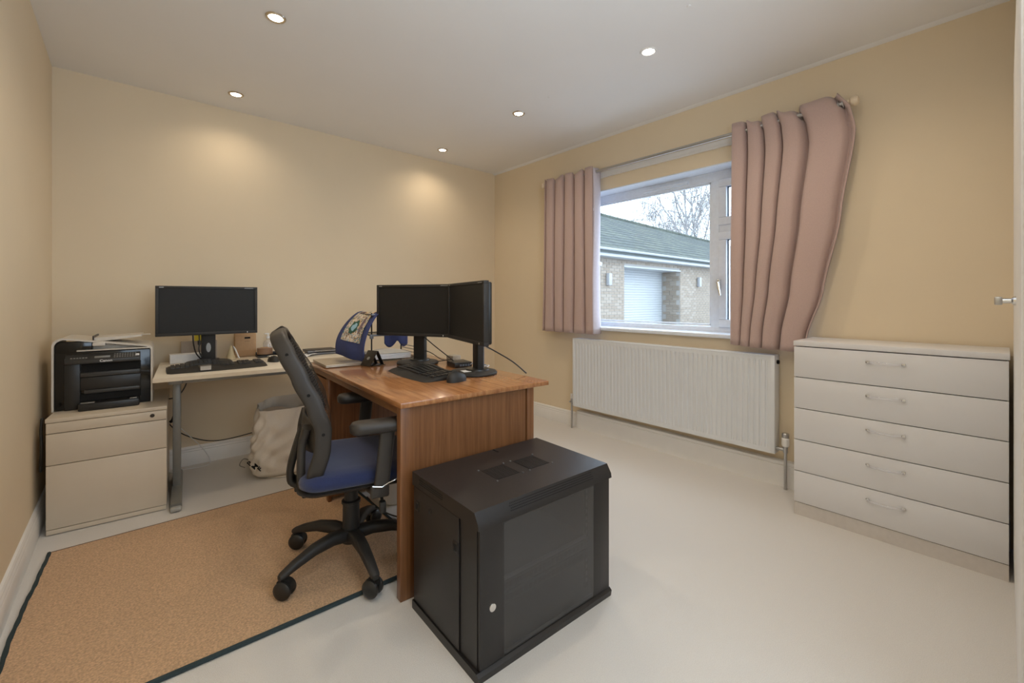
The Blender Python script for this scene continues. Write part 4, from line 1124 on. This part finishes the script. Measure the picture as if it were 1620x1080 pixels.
MB().tube([(.17, -.10, .375), (.175, -.22, .35)], .006, 8).tube([(.175 + .020 * cos(t), -.235, .315 + .022 * sin(t)) for t in [2 * pi * i / 20 for i in range(20)]], .0065, 8, closed=True).build('lever', M_blackm, CH)

# ------------------------------------------------------------------ chest of drawers
CD = thing('chest_of_drawers', (2.98, -2.956, 0), 0, 'white five-drawer chest with clear bow handles right of the radiator', 'chest of drawers')
CW, CDp = .75, .345
B('carcass', (.018, -CW + .002, .004), (CDp, -.002, .884), M_chest, CD)
B('gap_shade', (.012, -CW + .006, .06), (.019, -.006, .884), M_void, CD)  # shade of the drawer gaps, put in as a near-black sheet
B('top', (-.002, -CW - .002, .888), (CDp, .002, .914), M_chest, CD, .002)
B('plinth', (.004, -CW + .001, 0), (.02, -.001, .066), mat('plinth_white', (.63, .585, .545), .4), CD)
zs = [.068, .2326, .3966, .562, .7245, .886]
for i in range(5):
    d = B('drawer', (0, -CW + .001, zs[i] + .0015), (.016, -.001, zs[i + 1] - .0025), M_chest, CD, .0012)
    zc = zs[i + 1] - .052
    yc = -.37
    pts = bez([(.0, yc + .064, zc), (-.012, yc + .060, zc), (-.026, yc + .03, zc), (-.029, yc, zc), (-.026, yc - .03, zc), (-.012, yc - .060, zc), (.0, yc - .064, zc)], 30)
    hd = MB().tube(pts, 1, 10, sec=(.0045, .006, (0, 0, 1))).build('handle', M_acryl, d, 60)
    for s2 in (-1, 1): MB().box((-.008, yc + s2 * .064 - .007, zc - .006), (0, yc + s2 * .064 + .007, zc + .006), .002).build('handle_foot', M_chrome, hd)

# ------------------------------------------------------------------ fitted wardrobe at the right edge, seen edge-on
WR = thing('fitted_wardrobe', (1.72, -3.7225, 0), 0, 'white fitted wardrobe at the right edge of the picture with a chrome knob', 'wardrobe')
B('carcass', (.0, -.70, 0), (RW - 1.72, -.012, RH - .002), M_white, WR)
B('architrave', (.0, -.014, 0), (.08, .001, RH - .003), M_white, WR, .003)
B('head_panel', (.08, -.014, 2.06), (RW - 1.723, -.004, RH - .003), M_white, WR)
for x0, x1, kx in ((.085, .70, .645), (.705, 1.32, .76)):
    d = B('door', (x0, -.013, .10), (x1, .0055, 2.04), M_white, WR, .003)
    if kx < .7:
        k_ = MB().lathe([(0, 0), (.014, 0), (.013, .006), (.008, .010), (.008, .028), (0, .028)], (kx, .0055, 1.127), 20, 'Y')
        kb = k_.build('knob', M_chrome, d)
        B('knob_head', (kx - .012, .033, 1.114), (kx + .012, .050, 1.139), M_steel, kb, .003)

# ================================================================== OUTSIDE
struct(B('ground', (RW + .3, -14, -.25), (40, 40, -.15), mat('pale_paving', (.34, .35, .37), .95, noise=(60, .2, (1, 1, 1)))))
GY = 3.0; GX0, GX1 = 6.5, 24.0
DX0, DX1, DZ = 10.2, 13.2, 2.03; REC = .62
M_brick = mat('buff_brick', (.28, .225, .172), .9, noise=(2.2, .14, (1, 1, 1)), bump=(40, .5))
M_brickb = mat('buff_brick_pale', (.32, .265, .21), .9, noise=(2.6, .14, (1, 1, 1)), bump=(40, .5))
M_mortar = mat('pale_mortar', (.35, .325, .295), .95)
G = thing('garage', (DX0, GY, -.15), 0, 'buff brick double garage with a white roller door seen through the window', 'garage')
gx = DX0; gz = -.15
def GB(name, a, b, m, parent=G, bev=0): return B(name, (a[0] - gx, a[1] - GY, a[2] - gz), (b[0] - gx, b[1] - GY, b[2] - gz), m, parent, bev)
wl = MB()
for a, b2 in (((GX0, GY, -.15), (DX0, GY + .3, 2.3)), ((DX1, GY, -.15), (GX1, GY + .3, 2.3)), ((DX0, GY, DZ), (DX1, GY + .3, 2.3)),
              ((DX1, GY + .3, -.15), (DX1 + .2, GY + REC + .1, 2.2)), ((DX0 - .2, GY + .3, -.15), (DX0, GY + REC + .1, 2.2))):
    wl.box((a[0] - gx, a[1] - GY, a[2] - gz), (b2[0] - gx, b2[1] - GY, b2[2] - gz))
wall = wl.build('brick_wall', M_mortar, G, 0)
bmm = [MB().box((0, -.012, 0), (.215, .02, .065)).mesh('brick', q, 0) for q in (M_brick, M_brickb)]
bmh = [MB().box((-.012, 0, 0), (.02, .215, .065)).mesh('brick', q, 0) for q in (M_brick, M_brickb)]
cells = []; halves = []
for r in range(32):
    z = -.15 + r * .075
    off = (r % 2) * .1125
    x = GX0
    k = 0
    while x + .225 < 19:
        xx = x + off
        if not (DX0 - .215 < xx < DX1 and z < DZ): cells.append((xx, z, 0))
        elif z < DZ:
            for a_, b_ in ((xx, min(xx + .215, DX0 - .001)), (max(xx, DX1 + .001), xx + .215)):
                if b_ - a_ > .03: halves.append((a_, b_, z))
        x += .225
    for j in range(2): cells.append((DX1, z, 1 + j))
def visible(c):
    x, z, t_ = c
    d_ = .6608 * (x - CAMX) + .7506 * (GY - CAMY); l_ = .7506 * (x - CAMX) - .6608 * (GY - CAMY)
    u_ = 810 + 687 * l_ / d_; v_ = 474 - 687 * (z - CAMZ) / d_
    return 935 < u_ < 1128 and v_ < 518
vis = sorted([c for c in cells if visible(c)], key=lambda c: c[0])
single = set(vis[:300])
rest = MB(); rr_ = random.Random(2)
for c in cells:
    x, z, t_ = c
    if c in single:
        me = (bmm if t_ == 0 else bmh)[rr_.random() < .45]
        o = bpy.data.objects.new('brick', me); C.objects.link(o); o.parent = wall
        if t_ == 0: o.location = (x - gx, rr_.uniform(-.002, .002), z - gz)
        else: o.location = (DX1 - gx, .02 + (t_ - 1) * .225 + .1 * (int(z * 20) % 2), z - gz)
    elif z < 2.2:
        if t_ == 0: rest.box((x - gx, -.012, z - gz), (x - gx + .215, .01, z - gz + .065))
        else: rest.box((DX1 - gx - .012, .02 + (t_ - 1) * .225, z - gz), (DX1 - gx, .02 + (t_ - 1) * .225 + .215, z - gz + .065))
for a_, b_, z in halves:
    rest.box((a_ - gx, -.012, z - gz), (b_ - gx, .01, z - gz + .065))
rest.build('far_bricks', M_brick, wall, 0)['kind'] = 'stuff'
M_door = mat('white_roller_door', (.42, .425, .425), .45)
rdn = GB('roller_door', (DX0, GY + REC, -.15), (DX1, GY + REC + .05, DZ), M_door)
slat = MB().prism([(-.006, 0), (-.012, .012), (-.014, .040), (-.010, .066), (-.002, .074), (.02, .074), (.02, 0)], 'X', 0, DX1 - DX0 - .06).mesh('slat', M_door, 0)
for i in range(29):
    o = bpy.data.objects.new('slat', slat); C.objects.link(o); o.parent = rdn; o.location = (.03, REC - .012, .0 + i * .075)
GB('lintel', (DX0 - .02, GY - .02, DZ - .03), (DX1 + .02, GY + REC, DZ + .01), M_door)
GB('fascia', (GX0, GY - .30, 2.20), (GX1, GY - .27, 2.40), M_door, G, .005)
GB('soffit', (GX0, GY - .27, 2.195), (GX1, GY + .0, 2.21), M_door)
gt = MB()
hp = [(-.055 * cos(a) , -.055 * sin(a)) for a in [pi * i / 10 for i in range(11)]]
gt.prism([(GY - .36 + p[0] - GY, 2.385 + p[1] - gz) for p in hp] + [(GY - .36 + p[0] * .9 - GY, 2.385 + p[1] * .9 - gz) for p in hp[::-1]], 'X', GX0 - gx, GX1 - gx)
gt.build('gutter', M_door, G)
# roof
M_tile = mat('green_grey_tile', (.043, .050, .043), .9, noise=(4, .35, (1, 1, 1)), bump=(30, .6))
M_tileb = mat('mossy_tile', (.060, .067, .052), .9, noise=(4, .35, (1, 1, 1)), bump=(30, .6))
EY, EZ, SL = GY - .34, 2.37, .5
def rz_(y): return EZ + SL * (y - EY)
def ridge_y(x): return 6.75 - .157 * (x - 13.8)
rf = MB()
pa = [(GX0, EY), (GX1, EY), (GX1, ridge_y(GX1)), (GX0, ridge_y(GX0))]
rf.add([(x - gx, y - GY, rz_(y) - gz - .03) for x, y in pa] + [(x - gx, y - GY, rz_(y) - gz - .10) for x, y in pa], [(0, 1, 2, 3), (7, 6, 5, 4), (0, 4, 5, 1), (1, 5, 6, 2), (2, 6, 7, 3), (3, 7, 4, 0)])
roof = rf.build('roof', mat('roof_underlay', (.07, .08, .075), .9), G, 0)
ang = math.atan(SL)
def tile_vs():
    m = MB()
    m.prism([(.003, 0), (.003, .040), (.05, .043), (.28, .043), (.327, .040), (.327, 0)], 'Y', 0, .36)
    return m
RT = Matrix.Rotation(ang, 4, 'X')
tb_ = tile_vs()
tms = []
for q in (M_tile, M_tileb):
    t0 = MB(); t0.add(tb_.v, tb_.f, RT); tms.append(t0.mesh('roof_tile', q, 0))
tcells = []
course = .30
r = 0
while True:
    y = EY + r * course * cos(ang)
    if y > 8: break
    x = GX0 + (r % 2) * .165
    while x < GX1 - .3:
        if y + .2 < ridge_y(x): tcells.append((x, y, r))
        x += .33
    r += 1
def tvis(c):
    x, y, _ = c; z = rz_(y)
    d_ = .6608 * (x - CAMX) + .7506 * (y - CAMY); l_ = .7506 * (x - CAMX) - .6608 * (y - CAMY)
    return 925 < 810 + 687 * l_ / d_ < 1130
tv = sorted([c for c in tcells if tvis(c)], key=lambda c: (c[0] - CAMX) ** 2 + (c[1] - CAMY) ** 2)
ts = set(tv[:300])
rest = MB()
for c in tcells:
    x, y, r = c
    lift = .012
    M_ = Matrix.Translation((x - gx, y - GY, rz_(y) - gz - .028 + lift)) @ Matrix.Rotation(radians(-1.5), 4, 'X')
    if c in ts:
        o = bpy.data.objects.new('roof_tile', tms[rr_.random() < .4]); C.objects.link(o); o.parent = roof
        o.matrix_local = M_
    else:
        rest.add(tb_.v, tb_.f, M_ @ RT)
rest.build('far_roof_tiles', M_tile, roof, 0)['kind'] = 'stuff'
rt = MB()
k = 0; x = GX0
while x < GX1:
    rt.cyl((x - gx, ridge_y(x) - GY, rz_(ridge_y(x)) - gz), (x + .44 - gx, ridge_y(x + .44) - GY, rz_(ridge_y(x + .44)) - gz), .11, .10, 10); x += .42
rt.build('ridge_tiles', M_tileb, roof)['kind'] = 'stuff'
for x, z, lb in ((9.45, 1.5, 'grey box wall light on the bricks left of the roller door'), (14.35, 1.56, 'grey box wall light on the bricks right of the roller door')):
    t_ = thing('wall_light', (x, GY - .012, z), 0, lb, 'outdoor light', 'wall lights on the garage')
    B('housing', (-.06, -.11, 0), (.06, -.012, .30), mat('grey_cast_metal', (.34, .34, .35), .5), t_, .01)
    B('wall_plate', (-.045, -.014, .03), (.045, 0, .27), M_steel, t_, .003)
    MB().lathe([(0, -.004), (.035, -.004), (.035, .001), (0, .001)], (0, -.06, 0), 16).build('lens', M_acryl, t_)
t_ = thing('security_light', (8.55, GY - .02, 2.05), 0, 'white floodlight under the garage eaves at the left edge of the window view', 'outdoor light')
B('arm', (-.03, -.10, -.03), (.03, .01, .03), M_door, t_, .005)
B('head', (-.06, -.26, -.05), (.34, -.10, .05), M_door, t_, .01, Matrix.Rotation(radians(12), 4, 'Y'))

# bare trees
M_bark = mat('pale_birch_bark', (.22, .21, .205), .9, noise=(6, .3, (1, 1, 1)))
M_twig = mat('brown_grey_twig', (.20, .18, .17), .9)
def tree(x, y, H, seed, label, spread=1.0, droop=.5, dens=1.0):
    rnd = random.Random(seed)
    t = thing('bare_tree', (x, y, -.15), 0, label, 'tree', 'leafless trees beyond the garage roof')
    tr = MB(); tw = MB(); n_tw = [0]
    def branch(p, d, L, r, lvl):
        n_ = 5; pts = [p.copy()]; rs = [r]
        dd = d.copy()
        for i in range(n_):
            dd = (dd + Vector((rnd.uniform(-.16, .16), rnd.uniform(-.16, .16), (.05 if lvl < 2 else -droop * .22 * (lvl - 1))))).normalized()
            p = p + dd * L / n_; pts.append(p.copy()); rs.append(r * (1 - .75 * (i + 1) / n_))
        (tr if lvl < 2 else tw).tube(pts, [max(q, .0065) for q in rs], 6 if lvl < 2 else 3)
        if lvl >= 4: return
        kids = (9, 7, 6, 4)[lvl] if lvl else 11
        kids = int(kids * dens)
        for k in range(kids):
            f_ = rnd.uniform(.22 if lvl else .28, 1); idx = min(int(f_ * n_), n_ - 1)
            q = pts[idx].lerp(pts[idx + 1], f_ * n_ - idx)
            a = rnd.uniform(0, 2 * pi); base = (pts[idx + 1] - pts[idx]).normalized()
            o1 = base.orthogonal().normalized(); o2 = base.cross(o1)
            sp = rnd.uniform(.45, .95) * spread
            nd = (base + (o1 * cos(a) + o2 * sin(a)) * sp).normalized()
            branch(q, nd, L * rnd.uniform(.42, .62) * (1.15 - .35 * f_), r * .42, lvl + 1)
    branch(Vector((0, 0, 0)), Vector((0, 0, 1)), H, .16 * H / 10, 0)
    tr.build('trunk', M_bark, t); tw.build('twigs', M_twig, t, 0)['kind'] = 'stuff'
    return t
tree(25.3, 8.95, 8.1, 11, 'tall weeping bare birch behind the garage roof, rightmost in the window', 1.0, .8, 1.15)
tree(31.5, 10.6, 8.8, 21, 'second bare tree just right of the weeping birch, half behind the window frame', .9, .5, 1.0)
tree(27.0, 15.6, 7.6, 5, 'small sparse bare tree left of the weeping birch above the roof', .8, .1, .72)
tree(25.6, 17.4, 7.3, 8, 'thin bare sapling at the left edge of the window view', .6, .0, .6)

# hedge of far gardens is hidden by the roof; nothing else shows
bpy.context.view_layer.update()
